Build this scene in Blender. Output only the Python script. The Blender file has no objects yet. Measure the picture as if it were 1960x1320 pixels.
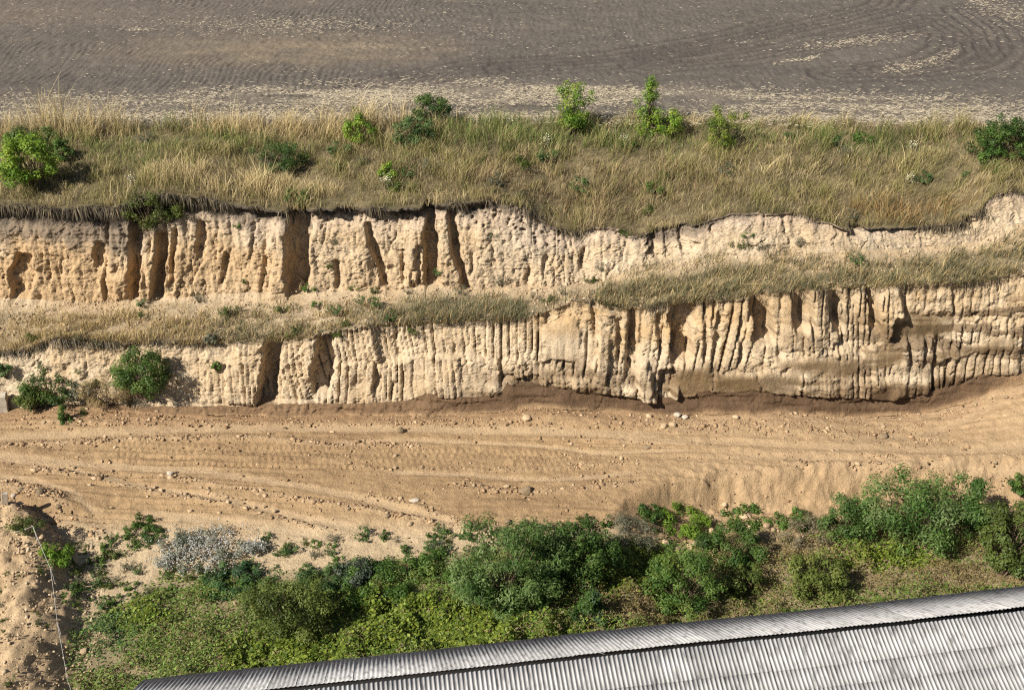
import bpy, math, random
import numpy as np
from mathutils import Vector

rng = np.random.default_rng(11)
random.seed(5)
sc = bpy.context.scene
C = sc.collection
R = math.radians

# ------------------------------------------------------------------ camera, sky, sun, exposure
FPX, PITCH, CH = 2100.0, R(30), 26.0
cam_d = bpy.data.cameras.new('camera')
cam = bpy.data.objects.new('camera', cam_d)
C.objects.link(cam)
cam.location = (0, 0, CH)
cam.rotation_euler = (R(90) - PITCH, 0, 0)
cam_d.sensor_fit = 'HORIZONTAL'
cam_d.sensor_width = 36
cam_d.lens = 36 * FPX / 1960
cam_d.clip_start = 0.5
cam_d.clip_end = 5000
sc.camera = cam

SUN_EL, SUN_AZ = R(40), R(36)          # azimuth measured from -X towards the camera side (-Y)
sdir = Vector((-math.cos(SUN_AZ) * math.cos(SUN_EL), -math.sin(SUN_AZ) * math.cos(SUN_EL), math.sin(SUN_EL)))
world = bpy.data.worlds.new('World')
sc.world = world
world.use_nodes = True
wn = world.node_tree.nodes
sky = wn.new('ShaderNodeTexSky')
sky.sky_type = 'NISHITA'
sky.sun_disc = False
sky.sun_elevation = SUN_EL
sky.sun_rotation = math.atan2(sdir.x, sdir.y)
bg = wn['Background']
bg.inputs['Strength'].default_value = 0.05
world.node_tree.links.new(sky.outputs[0], bg.inputs['Color'])
sun_d = bpy.data.lights.new('sun', 'SUN')
sun_d.energy = 5.0
sun_d.angle = R(0.5)
sun_d.color = (1.0, 0.955, 0.88)
sun = bpy.data.objects.new('sun', sun_d)
C.objects.link(sun)
sun.rotation_euler = sdir.to_track_quat('Z', 'Y').to_euler()
sun.location = (-60, -40, 80)
sc.view_settings.view_transform = 'Standard'
sc.view_settings.look = 'None'
sc.view_settings.gamma = 1
sc.view_settings.use_curve_mapping = False
sc.view_settings.exposure = 0.82
sc.cycles.use_denoising = False
sc.cycles.filter_width = 1.2

# ------------------------------------------------------------------ small maths
cP, sP = math.cos(PITCH), math.sin(PITCH)
def ray(px, py):
    px = np.asarray(px, float); py = np.asarray(py, float)
    r = (px - 980) / FPX; u = (660 - py) / FPX
    return r, cP + u * sP, -sP + u * cP
def at_y(px, py, Y):
    a, b, c = ray(px, py); t = Y / b
    return a * t, b * t, CH + c * t
def at_z(px, py, z):
    a, b, c = ray(px, py); t = (z - CH) / c
    return a * t, b * t, z + 0 * t
TBL = rng.random((256, 256))
TB2 = rng.random((256, 256))
def sst(a, b, x):
    t = np.clip((x - a) / (b - a), 0, 1)
    return t * t * (3 - 2 * t)
def vn(x, y, T=TBL):
    x = np.asarray(x, float); y = np.asarray(y, float)
    ix = np.floor(x).astype(int); iy = np.floor(y).astype(int)
    fx = x - ix; fy = y - iy
    fx = fx * fx * (3 - 2 * fx); fy = fy * fy * (3 - 2 * fy)
    a = T[ix & 255, iy & 255]; b = T[(ix + 1) & 255, iy & 255]
    c = T[ix & 255, (iy + 1) & 255]; d = T[(ix + 1) & 255, (iy + 1) & 255]
    return (a * (1 - fx) + b * fx) * (1 - fy) + (c * (1 - fx) + d * fx) * fy
def fb(x, y, o=4, g=0.5, s=0):
    v = 0; a = 1; n = 0
    for k in range(o):
        v = v + a * vn(x * 2**k + 17.3 * k + s * 31.7, y * 2**k + 9.1 * k + s * 12.9); n += a; a *= g
    return v / n * 2 - 1                                   # about -1..1
def cell(x, y, s=0):                                       # worley: distance to nearest, cell value
    ix = np.floor(x).astype(int); iy = np.floor(y).astype(int)
    best = np.full(np.shape(x), 9.0); sec = best.copy(); val = np.zeros(np.shape(x))
    for dx in (-1, 0, 1):
        for dy in (-1, 0, 1):
            cx = ix + dx; cy = iy + dy
            ox = TBL[(cx + s) & 255, cy & 255]; oy = TB2[cx & 255, (cy + s) & 255]
            d = np.hypot(cx + ox - x, cy + oy - y)
            m = d < best
            sec = np.where(m, best, np.minimum(sec, d))
            val = np.where(m, TB2[(cx * 3 + 7) & 255, (cy * 5 + s) & 255], val)
            best = np.where(m, d, best)
    return best, sec - best, val
def crag(x, y, s=0, q=4.0):                                # broken earth: fractal noise cut into small ledges
    r = fb(x, y, 5, .62, s)
    k = np.floor(r * q + .5); f = r * q + .5 - k
    return .45 * r + .55 * (k + sst(.35, .65, f) - .5) / q
def mix(a, b, t):
    return a + (b - a) * t
def cmix(a, b, t):
    t = np.asarray(t)[..., None]
    return np.asarray(a) * (1 - t) + np.asarray(b) * t

# ------------------------------------------------------------------ mesh and object helpers
def mk(name, V, quads=None, tris=None, mat=None, col=None, parent=None, smooth=False):
    V = np.asarray(V, np.float32).reshape(-1, 3)
    q = np.zeros((0, 4), np.int32) if quads is None else np.asarray(quads, np.int32).reshape(-1, 4)
    t = np.zeros((0, 3), np.int32) if tris is None else np.asarray(tris, np.int32).reshape(-1, 3)
    me = bpy.data.meshes.new(name)
    me.vertices.add(len(V)); me.vertices.foreach_set('co', V.ravel())
    nl = q.size + t.size
    me.loops.add(nl); me.loops.foreach_set('vertex_index', np.concatenate([q.ravel(), t.ravel()]))
    me.polygons.add(len(q) + len(t))
    ls = np.concatenate([np.arange(len(q)) * 4, len(q) * 4 + np.arange(len(t)) * 3]).astype(np.int32)
    me.polygons.foreach_set('loop_start', ls)
    if smooth:
        me.polygons.foreach_set('use_smooth', np.ones(len(q) + len(t), bool))
    me.update(calc_edges=True)
    me.validate()
    if col is not None:
        col = np.asarray(col, np.float32).reshape(-1, 3)
        at = me.color_attributes.new('Col', 'FLOAT_COLOR', 'POINT')
        at.data.foreach_set('color', np.c_[np.clip(col, 0, 1), np.ones(len(col))].astype(np.float32).ravel())
    if mat: me.materials.append(mat)
    o = bpy.data.objects.new(name, me)
    C.objects.link(o)
    if parent: o.parent = parent
    return o
def grid_quads(nr, nc):
    i = np.arange(nr - 1)[:, None] * nc + np.arange(nc - 1)[None, :]
    return np.stack([i, i + 1, i + nc + 1, i + nc], -1).reshape(-1, 4)
def tag(o, label=None, cat=None, group=None, kind=None):
    if label: o['label'] = label
    if cat: o['category'] = cat
    if group: o['group'] = group
    if kind: o['kind'] = kind
    return o
def empty(name, loc, rz=0.0):
    o = bpy.data.objects.new(name, None); C.objects.link(o)
    o.location = loc; o.rotation_euler = (0, 0, rz); o.empty_display_size = 0.2
    return o
def copy_tree(o, parent=None):
    c = o.copy(); C.objects.link(c)
    if parent: c.parent = parent
    for ch in [x for x in KIDS.get(o.name, [])]:
        copy_tree(ch, c)
    return c
KIDS = {}

# ------------------------------------------------------------------ materials
def nt(mat):
    mat.use_nodes = True
    t = mat.node_tree
    return t, t.nodes, t.links, t.nodes['Principled BSDF']
def m_earth(name, bump=0.6, scale=9.0, dist=0.03, var=0.25, rough=0.95, speck=0.0):
    m = bpy.data.materials.new(name)
    t, n, l, p = nt(m)
    a = n.new('ShaderNodeAttribute'); a.attribute_name = 'Col'
    g = n.new('ShaderNodeNewGeometry')
    n1 = n.new('ShaderNodeTexNoise'); n1.inputs['Scale'].default_value = scale; n1.inputs['Detail'].default_value = 8; n1.inputs['Roughness'].default_value = 0.72
    n2 = n.new('ShaderNodeTexNoise'); n2.inputs['Scale'].default_value = scale * 0.23; n2.inputs['Detail'].default_value = 4
    l.new(g.outputs['Position'], n1.inputs['Vector']); l.new(g.outputs['Position'], n2.inputs['Vector'])
    mr = n.new('ShaderNodeMapRange'); mr.inputs[1].default_value = 0.3; mr.inputs[2].default_value = 0.7
    mr.inputs[3].default_value = 1 - var; mr.inputs[4].default_value = 1 + var
    l.new(n1.outputs[0], mr.inputs[0])
    mr2 = n.new('ShaderNodeMapRange'); mr2.inputs[1].default_value = 0.3; mr2.inputs[2].default_value = 0.7
    mr2.inputs[3].default_value = 1 - var * .6; mr2.inputs[4].default_value = 1 + var * .6
    l.new(n2.outputs[0], mr2.inputs[0])
    mu = n.new('ShaderNodeMath'); mu.operation = 'MULTIPLY'
    l.new(mr.outputs[0], mu.inputs[0]); l.new(mr2.outputs[0], mu.inputs[1])
    vm = n.new('ShaderNodeVectorMath'); vm.operation = 'SCALE'
    l.new(a.outputs['Color'], vm.inputs[0]); l.new(mu.outputs[0], vm.inputs['Scale'])
    l.new(vm.outputs[0], p.inputs['Base Color'])
    b = n.new('ShaderNodeBump'); b.inputs['Strength'].default_value = bump; b.inputs['Distance'].default_value = dist
    l.new(n1.outputs[0], b.inputs['Height']); l.new(b.outputs[0], p.inputs['Normal'])
    p.inputs['Roughness'].default_value = rough
    p.inputs['Specular IOR Level'].default_value = 0.15
    return m
def m_leaf(name, trans=0.4, rough=0.6):
    m = bpy.data.materials.new(name)
    t, n, l, p = nt(m)
    a = n.new('ShaderNodeAttribute'); a.attribute_name = 'Col'
    l.new(a.outputs['Color'], p.inputs['Base Color'])
    p.inputs['Roughness'].default_value = rough
    p.inputs['Specular IOR Level'].default_value = 0.25
    tr = n.new('ShaderNodeBsdfTranslucent')
    l.new(a.outputs['Color'], tr.inputs['Color'])
    mx = n.new('ShaderNodeMixShader'); mx.inputs[0].default_value = trans
    l.new(p.outputs[0], mx.inputs[1]); l.new(tr.outputs[0], mx.inputs[2])
    l.new(mx.outputs[0], n['Material Output'].inputs['Surface'])
    return m
def m_plain(name, col, rough=0.9, var=0.2, scale=6.0, bump=0.3):
    m = bpy.data.materials.new(name)
    t, n, l, p = nt(m)
    tc = n.new('ShaderNodeTexCoord'); n1 = n.new('ShaderNodeTexNoise')
    n1.inputs['Scale'].default_value = scale; n1.inputs['Detail'].default_value = 5
    l.new(tc.outputs['Object'], n1.inputs['Vector'])
    cr = n.new('ShaderNodeValToRGB')
    cr.color_ramp.elements[0].position = .3; cr.color_ramp.elements[1].position = .7
    cr.color_ramp.elements[0].color = (*[c * (1 - var) for c in col], 1)
    cr.color_ramp.elements[1].color = (*[min(1, c * (1 + var)) for c in col], 1)
    l.new(n1.outputs[0], cr.inputs[0]); l.new(cr.outputs[0], p.inputs['Base Color'])
    b = n.new('ShaderNodeBump'); b.inputs['Strength'].default_value = bump; b.inputs['Distance'].default_value = 0.02
    l.new(n1.outputs[0], b.inputs['Height']); l.new(b.outputs[0], p.inputs['Normal'])
    p.inputs['Roughness'].default_value = rough; p.inputs['Specular IOR Level'].default_value = 0.2
    return m
def m_stone(name, dark=1.0):
    m = m_plain(name, (.36 * dark, .26 * dark, .155 * dark), .95, .3, 5.0, .6)
    t = m.node_tree; n = t.nodes; l = t.links
    p = n['Principled BSDF']; src = p.inputs['Base Color'].links[0].from_socket
    oi = n.new('ShaderNodeObjectInfo'); mr = n.new('ShaderNodeMapRange')
    mr.inputs[3].default_value = .75; mr.inputs[4].default_value = 1.25
    l.new(oi.outputs['Random'], mr.inputs[0])
    vm = n.new('ShaderNodeVectorMath'); vm.operation = 'SCALE'
    l.new(src, vm.inputs[0]); l.new(mr.outputs[0], vm.inputs['Scale']); l.new(vm.outputs[0], p.inputs['Base Color'])
    return m
M_cliff = m_earth('loess_face', 1.0, 11.0, 0.09, 0.20)
M_floor = m_earth('quarry_sand', 1.0, 11.0, 0.09, 0.22)
M_field = m_earth('ploughed_soil', 0.9, 5.0, 0.10, 0.22)
M_turf = m_earth('turf_soil', 0.8, 6.0, 0.08, 0.35)
M_clod = m_earth('clod_earth', 0.5, 14.0, 0.02, 0.2)
M_grass = m_leaf('grass_blades', 0.25, 0.7)
M_leaf = m_leaf('leaves', 0.40, 0.55)
M_stem = m_plain('bark', (.14, .10, .065), .9, .3, 12, .4)
M_straw = m_leaf('straw', 0.1, 0.8)
M_stone = m_stone('stone')
M_stone_d = m_stone('dark_stone', .55)
M_white = m_plain('pale_stone', (.40, .34, .26), .9, .15, 5, .4)

# ------------------------------------------------------------------ the quarry's profile curves
def P(s):
    a = np.array([float(v) for v in s.replace('\n', ' ').replace(',', ' ').split()]).reshape(-1, 2)
    a = np.vstack([[-500, a[0, 1]], a, [2460, a[-1, 1]]]) if a[0, 0] > -500 else a
    return a
c0 = P('0 795  130 782  300 790  500 796  700 793  850 793  960 786 1058 778 1130 784 1236 791 1331 793 1478 788 1550 792 1660 797 1770 788 1842 771 1950 735 2060 715')
cb = P('0 783 130 775 255 777 345 778 400 778 491 781 545 775 691 772 780 770 822 757 851 765 913 764 960 758 971 742 1022 741 1065 746 1131 756 1167 758 1229 767 1260 769 1325 762 1354 752 1395 757 1442 750 1485 757 1550 760 1642 764 1689 771 1787 753 1842 742 1878 722 1960 720')
c1 = P('0 676 55 669 109 648 182 658 291 655 364 658 425 655 498 655 596 647 618 636 691 626 713 624 840 619 895 615 967 614 1004 610 1051 595 1095 576 1135 575 1178 590 1240 589 1260 584 1307 578 1405 573 1442 565 1515 556 1569 553 1624 551 1696 549 1769 545 1842 542 1878 538 1951 522')
c2 = P('0 570 182 578 255 573 400 562 509 557 582 553 640 553 750 556 833 545 891 553 1022 547 1113 545 1167 533 1240 508 1331 498 1369 488 1515 487 1624 480 1769 476 1878 462 1951 430')
c3 = P('0 392 109 394 218 394 273 378 327 366 400 378 455 392 509 396 582 398 633 396 713 394 804 393 858 384 938 382 1004 400 1047 429 1095 447 1131 436 1167 436 1222 449 1258 440 1315 430 1331 430 1395 408 1442 407 1515 409 1569 422 1624 436 1733 433 1805 431 1840 424 1868 402 1895 377 1933 366 1960 370')
c4 = P('0 246 500 242 850 236 1100 232 1400 230 1600 236 1800 242 1960 246')
def curve(c, Yf):
    X, Y, Z = at_y(c[:, 0], c[:, 1], Yf(c[:, 0]))
    return X, Y, Z
ip = lambda xs, ys: (lambda p: np.interp(p, xs, ys))
K0 = curve(c0, ip([-500, 1550, 1960, 2460], [39.2, 39.2, 40.2, 40.6]))
cb = cb - np.array([0, 1.0]) * np.interp(cb[:, 0], [0, 750, 850, 1850, 1960], [0, 2, 7, 7, 4])[:, None]
Kb = curve(cb, ip([-500, 1550, 1960, 2460], [39.55, 39.55, 40.5, 41.0]))
K1 = curve(c1, ip([-500, 300, 1000, 1600, 1800, 1960, 2460], [40.9, 40.8, 40.75, 40.8, 41.0, 41.9, 42.3]))
K2 = curve(c2, ip([-500, 1600, 1960, 2460], [44.2, 44.2, 45.0, 45.2]))
K3 = curve(c3, ip([-500, 1000, 1600, 1850, 1960, 2460], [45.4, 45.4, 45.3, 45.5, 46.6, 46.6]))
FZ = 8.5
K4 = at_z(c4[:, 0], c4[:, 1], FZ)
XS = np.concatenate([np.arange(-60, -25, 0.6), np.arange(-25, 25, 0.054), np.arange(25, 60.1, 0.6)])
def ev(K, X):
    o = np.argsort(K[0])
    return np.interp(X, K[0][o], K[1][o]), np.interp(X, K[0][o], np.broadcast_to(K[2], K[0].shape)[o])
def pxX(px, py, Y):                                       # metres along the face of a feature seen at px, py
    return float(at_y(px, py, Y)[0])

# floor height -------------------------------------------------------
rim = P('1150 992 1200 945 1300 908 1400 893 1500 886 1700 880 1850 872 1960 868')
toe = P('1150 1002 1250 988 1400 978 1600 976 1700 966 1960 960')
rimX, rimY, _ = at_z(rim[:, 0], rim[:, 1], 0.1); 
toeX, toeY, _ = at_z(toe[:, 0], toe[:, 1], -1.2)
heap = np.array([[24, -13.2], [26, -13.6], [28, -14.3], [29.5, -14.9], [31, -15.8], [32.2, -17.2], [33, -20], [33.6, -26]])
def floor_z(X, Y):
    X = np.asarray(X, float); Y = np.asarray(Y, float)
    y0, z0 = ev(K0, X)
    reach = np.interp(X, [5, 14, 21], [2.0, 3.2, 5.0])
    w = 1 - sst(0, 1, (y0 - Y) / reach)
    z = z0 * w + 0.05 * fb(X * .5, Y * .5, 3, s=3)
    # bank on the right
    k = sst(3.5, 6.5, X)
    ry = np.interp(X, rimX, rimY); ty = np.interp(X, toeX, toeY)
    ty = np.minimum(ty, ry - .5)
    wob = .22 * fb(X * .8, Y * .5, 3, s=9)
    t = sst(0, 1, (ry + wob - Y) / (ry - ty))
    z = z - 1.3 * t * k
    # gentle fall of the front ground on the left
    z = z - .25 * sst(34.5, 30, Y) * (1 - k)
    # spoil heap, near left
    hx = np.interp(Y, heap[:, 0], heap[:, 1]) + .35 * fb(Y * .6, X * .3, 3, s=5)
    d = np.maximum(0, hx - X)
    z = z + (1.05 * sst(0, 1.9, d) - .10 * np.maximum(0, d - 1.9)) * sst(34.0, 31.8, Y + .15 * (X + 17))
    # small mound
    z = z + .45 * np.exp(-(((X + 17.6) / 1.6)**2 + ((Y - 33.0) / .7)**2))
    return z
def terrain_z(X, Y):
    X = np.asarray(X, float); Y = np.asarray(Y, float)
    ks = [ev(K, X) for K in (K0, Kb, K1, K2, K3, K4)]
    z = floor_z(X, Y)
    for (ya, za), (yb, zb) in zip(ks[:-1], ks[1:]):
        t = (Y - ya) / np.maximum(yb - ya, 1e-3)
        z = np.where((Y >= ya) & (Y <= yb), za + (zb - za) * t, z)
    return np.where(Y > ks[-1][0], FZ, z)
def hit(px, py):
    a, b, c = ray(px, py)
    t = np.linspace(22, 110, 1800)
    X = a * t; Y = b * t; Z = CH + c * t
    zz = terrain_z(X, Y)
    k = np.argmax(Z <= zz)
    return float(X[k]), float(Y[k]), float(zz[k])
def hits(px, py):
    px = np.asarray(px, float); py = np.asarray(py, float)
    a, b, c = ray(px, py)
    lo = np.full(px.shape, 22.0); res = np.full(px.shape, 110.0); done = np.zeros(px.shape, bool)
    for t in np.linspace(22, 110, 500):
        m = (~done) & (CH + c * t <= terrain_z(a * t, b * t))
        res = np.where(m, t, res); done |= m
    X = a * res; Y = b * res
    return X, Y, terrain_z(X, Y)

# ------------------------------------------------------------------ cliffs and bench (one sheet, cut into named pieces)
NX = len(XS)
X1 = XS[None, :]
y0, z0 = ev(K0, XS); yb, zb = ev(Kb, XS); y1, z1 = ev(K1, XS); y2, z2 = ev(K2, XS); y3, z3 = ev(K3, XS); y4, z4 = ev(K4, XS)
jit = .07 * fb(XS * 2.2, XS * 0 + 3, 4, s=1)
z1 = z1 + jit; z3 = z3 + .10 * fb(XS * 1.8, XS * 0 + 8, 4, s=2)
y3 = y3 + .12 * fb(XS * 1.3, XS * 0 + 5, 3, s=4)
NB, NC_, ND, NE, NF = 18, 104, 50, 100, 56

def slots(lst, cpt, cpb, Y):
    out = []
    for (xa, ya, xb, yb_, w, dep) in lst:
        h = []
        for (x, y) in ((xa, ya), (xb, yb_)):
            t = np.interp(x, cpt[:, 0], cpt[:, 1]); b = np.interp(x, cpb[:, 0], cpb[:, 1])
            h.append((b - y) / (b - t))
        sc_ = abs(pxX(1000, ya, Y) - pxX(900, ya, Y)) / 100
        out.append((pxX(xa, ya, Y), h[0], pxX(xb, yb_, Y), h[1], w * sc_, dep))
    return out
def carve(X, hv, lst, seed):
    d = np.zeros(np.broadcast(X, hv).shape)
    nz = fb(X * 1.6, hv * 7, 4, .6, s=seed) * .17
    for k, (xa, ha, xb, hb, w, dep) in enumerate(lst):
        t = np.clip((ha - hv) / (ha - hb), 0, 1)
        xc = xa + (xb - xa) * t
        u = X - xc + nz
        ww = w * (1 - .25 * np.abs(t - .4)) * (1 + .45 * fb(hv * 5 + k * 3.7, X * 0 + k, 3, s=seed + 1))
        m = sst(-ww / 2 - .05, -ww / 2 + .06, u) * (1 - sst(ww / 2 - .10, ww / 2 + .16, u))
        m = m * sst(hb - .07, hb + .05, hv) * (1 - sst(ha - .02, ha + .05, hv) * (ha < .97))
        d = d - dep * m
    return d
# ---- lower face
low_slots = slots([
    (516, 650, 514, 786, 36, 1.1), (619, 646, 617, 755, 42, .95), (1051, 590, 1050, 690, 12, .22),
    (1080, 640, 1083, 720, 10, .2), (1140, 580, 1138, 640, 7, .18), (1186, 615, 1182, 690, 10, .25), (1213, 600, 1208, 708, 16, .38),
    (1268, 605, 1264, 680, 14, .3), (1308, 590, 1300, 690, 42, .8), (1290, 650, 1288, 725, 8, .3), (1355, 590, 1348, 690, 9, .25), (1380, 600, 1362, 690, 9, .22), (1420, 610, 1412, 700, 9, .25),
    (1456, 562, 1462, 652, 40, 1.0), (1532, 552, 1536, 630, 28, .9), (1550, 560, 1558, 640, 9, .35), (1603, 550, 1606, 632, 22, .9), (1636, 552, 1640, 610, 8, .25), (1680, 549, 1682, 628, 15, .6),
    (1843, 552, 1842, 650, 5, .3), (1745, 600, 1748, 700, 10, .3), (1780, 640, 1776, 700, 14, .3),
    (1275, 712, 1268, 766, 30, .45), (1018, 722, 1010, 738, 40, .25), (958, 690, 960, 735, 9, .3), (750, 620, 760, 690, 7, .2), (717, 700, 722, 755, 8, .28), (757, 735, 752, 765, 7, .25), (880, 560, 880, 562, 2, 0),
    (1380, 735, 1380, 752, 60, .2), (1835, 735, 1835, 750, 60, .15), (970, 720, 1000, 735, 30, .3)], c1, cb, 40.3)
low_bumps = slots([
    (470, 660, 470, 775, 70, -.28), (570, 660, 570, 770, 60, -.18), (1175, 600, 1160, 735, 60, -.22), (1222, 690, 1236, 766, 34, -.42), (1150, 735, 1150, 752, 120, -.12),
    (1570, 560, 1570, 640, 26, -.12), (1400, 722, 1400, 752, 80, -.12), (1600, 720, 1600, 765, 150, -.1),
    (1715, 556, 1712, 645, 36, -.35), (1660, 560, 1660, 640, 20, -.2), (1700, 690, 1700, 760, 60, -.15), (1325, 700, 1330, 760, 60, -.12)], c1, cb, 40.3)
holes_low = [(1881, 597, 7, .5), (1815, 606, 5, .2), (1872, 630, 4, .15)]
def pxof(X, Yv, Zv):                                      # approximate image column, used only to look up the drawn notes
    dep = Yv * cP + (CH - Zv) * sP
    return 980 + FPX * X / dep
def passes(s, seed, wmin, wmax, pitch):
    g = np.random.default_rng(seed)
    edges = [-62.0]
    while edges[-1] < 64: edges.append(edges[-1] + g.uniform(wmin, wmax))
    edges = np.array(edges)
    off = g.normal(0, 1, len(edges)); amp = g.uniform(.45, 1.25, len(edges)); tilt = g.normal(0, .09, len(edges))
    nt_ = np.maximum(3, np.round(np.diff(edges, append=edges[-1] + 1.4) / (pitch * g.uniform(.62, 1.5, len(edges)))))
    k = np.clip(np.searchsorted(edges, s) - 1, 0, len(edges) - 2)
    f = (s - edges[k]) / (edges[k + 1] - edges[k])
    fr = f * nt_[k]; fr2 = fr - np.floor(fr)
    ns = .5 + .5 * TBL[(np.floor(fr).astype(int) * 3 + k) & 255, (k * 5 + seed) & 255]
    w0 = .60 + .25 * TB2[(np.floor(fr).astype(int) * 5 + k) & 255, (k * 3 + seed) & 255]
    tooth = -(sst(w0, w0 + .10, fr2) * (1 - sst(.97, 1.0, fr2))) * ns * 1.1 - .18 * fr2   # flat rib leaning back, then a narrow notch
    tv = TB2[(np.floor(fr).astype(int) + k * 7) & 255, (k + seed) & 255]
    edge = np.minimum(f, 1 - f) * (edges[k + 1] - edges[k])
    return off[k] + tilt[k] * (f - .5) * 6, amp[k], tooth + .38 * (tv - .5), edge, tv
hv = np.linspace(0, 1, NC_)[:, None]
zz = zb[None, :] + (z1 - zb)[None, :] * hv
pxs = pxof(XS, 40.3, (zb + z1) / 2)
pa = pxs[None, :]
lean = np.interp(pxs, [0, 500, 640, 760, 850, 950, 1050, 1180, 1290, 1430, 1500, 1600, 1700, 1800], [0, .15, .8, 1.0, .6, .05, -.1, -.25, -.7, -.7, .15, .5, .3, -.2])[None, :]
s_up = X1 - lean * (1 - hv)**1.6 + .04 * fb(X1 * 1.2, hv * 4, 2, s=6)
off, amp, tooth, edge, tv = passes(s_up, 3, .9, 2.1, .34)
s_lo = X1 + .3 * (1 - hv) * np.sin(X1 * .7) + .05 * fb(X1 * 1.2, hv * 4, 2, s=7)
off2, amp2, tooth2, edge2, tv2 = passes(s_lo, 8, .7, 1.8, .33)
split = np.interp(pxs, [0, 600, 640, 900, 960, 1050, 1100, 1350, 1500, 1700, 1960], [.0, 0, .52, .50, .42, .3, .15, .12, .36, .50, .55])[None, :] + .10 * fb(X1 * .9, X1 * 0 + 2, 3, s=11)
up = sst(-.03, .03, hv - split)
strong = np.interp(pxs, [0, 300, 420, 520, 640, 1700, 1740, 1800, 1960], [.12, .15, .3, .75, 1, 1, .5, .3, .3])[None, :]
strong_lo = np.interp(pxs, [0, 600, 640, 860, 900, 1250, 1600, 1700, 1780, 1960], [.0, .3, 1, .9, .3, .4, .4, .9, 1, .8])[None, :]
cr = fb(X1 * .55, hv * 1.6, 3, s=21)                       # patches where the scraping has crumbled off
strong = strong * sst(-.38, .04, cr + .20) ; strong_lo = strong_lo * sst(-.45, .05, cr + .12)
fadeg = np.clip(.95 + .9 * fb(X1 * 1.1, hv * 2.6, 3, s=24), .15, 1.35)
tooth = tooth * fadeg; tooth2 = tooth2 * np.clip(.9 + 1.0 * fb(X1 * 1.1, hv * 3.5, 3, s=25), .1, 1.3)
g_up = off * .12 * np.clip(strong, .3, 1) + tooth * amp * .29 * strong
g_lo = .10 + off2 * .09 * np.clip(strong_lo, .3, 1) + tooth2 * amp2 * .26 * strong_lo
d_c = g_lo * (1 - up) + g_up * up
cd, ce, cv = cell(X1 * 3.2 + fb(X1 * 3, zz * 3, 2, s=40) * .5, zz * 3.4 + fb(X1 * 3, zz * 3, 2, s=41) * .5)
cd2, ce2, cv2 = cell(X1 * 7.5 + fb(X1 * 6, zz * 6, 2, s=40) * .5, zz * 8, 9)
rubble = (1 - np.clip(strong * up + strong_lo * (1 - up), 0, 1))
band = np.exp(-((hv - split - .02) / .07)**2) * np.interp(pxs, [600, 660, 1000, 1400, 1500, 1700, 1750], [0, 1, .7, .4, 1, .8, .4])[None, :]
rub = np.clip(rubble * .75 + band, 0, 1)
d_c = d_c + rub * (.26 * crag(X1 * 1.9, zz * 2.2, 42) + (cv2 - .5) * .06) + .05 * crag(X1 * 5.5, zz * 4.5, 12) + .14 * fb(X1 * .7, zz * .6, 3, s=13) + .05 * crag(X1 * 2.2, zz * 1.2, 43)
d_c = d_c + carve(X1, hv, low_slots, 31) + carve(X1, hv, low_bumps, 32)
def cracks(X, Z, s, fx, fz, wd):                           # thin wandering clefts, mostly upright
    f = fb(X * fx + .5 * fb(X * 1.5, Z * 2.5, 3, s=s + 1), Z * fz, 3, .55, s)
    return (1 - sst(0, wd, np.abs(f))) * sst(-.25, .25, fb(X * .6, Z * .8, 2, s=s + 2))
bed = fb(X1 * .12, zz * 5.5 + .25 * fb(X1 * .5, zz, 2, s=46), 3, .6, 47)
d_c = d_c + .028 * np.clip(bed * 2, -1, 1) * np.clip(rub + .1, 0, 1) * sst(-.2, .3, fb(X1 * .4, zz * .5, 2, s=64)) - .14 * cracks(X1, zz, 48, 1.6, .5, .045) - .09 * cracks(X1, zz, 58, 1.2, 2.4, .04) * np.clip(rub + .3, 0, 1)
d_c = d_c + np.random.default_rng(4).normal(0, .012, d_c.shape)
# undercut lip at the bottom of the pale earth
lipk = (1 + 1.1 * crag(X1 * 1.1, X1 * 0 + 3, 16, 2)) * np.interp(pxs, [0, 760, 830, 960, 1060, 1300, 1500, 1700, 1800, 1900], [.05, .05, .22, .26, .34, .34, .24, .3, .28, .1])[None, :] * (1 + .6 * fb(X1 * .8, X1 * 0 + 4, 3, s=14))
d_c = d_c - .10 + .62 * np.maximum(0, lipk) * (1 - sst(.02, .22, hv))
d_c = d_c - .05 + .10 * sst(.95, 1, hv) * (1 + fb(X1 * 3, X1 * 0, 3, s=15))
for (hx, hy, hr, hd) in holes_low:
    hX = pxX(hx, hy, 40.5); tp = np.interp(hx, c1[:, 0], c1[:, 1]); bt = np.interp(hx, cb[:, 0], cb[:, 1])
    hh = (bt - hy) / (bt - tp); zc = np.interp(hX, XS, zb) + (np.interp(hX, XS, z1) - np.interp(hX, XS, zb)) * hh
    rr = np.hypot(X1 - hX, zz - zc) / (hr / 45)
    d_c = d_c - hd * (1 - sst(.6, 1.05, rr))
Yc = yb[None, :] + (y1 - yb)[None, :] * hv**1.15
Xc = X1 + 0 * hv
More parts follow.
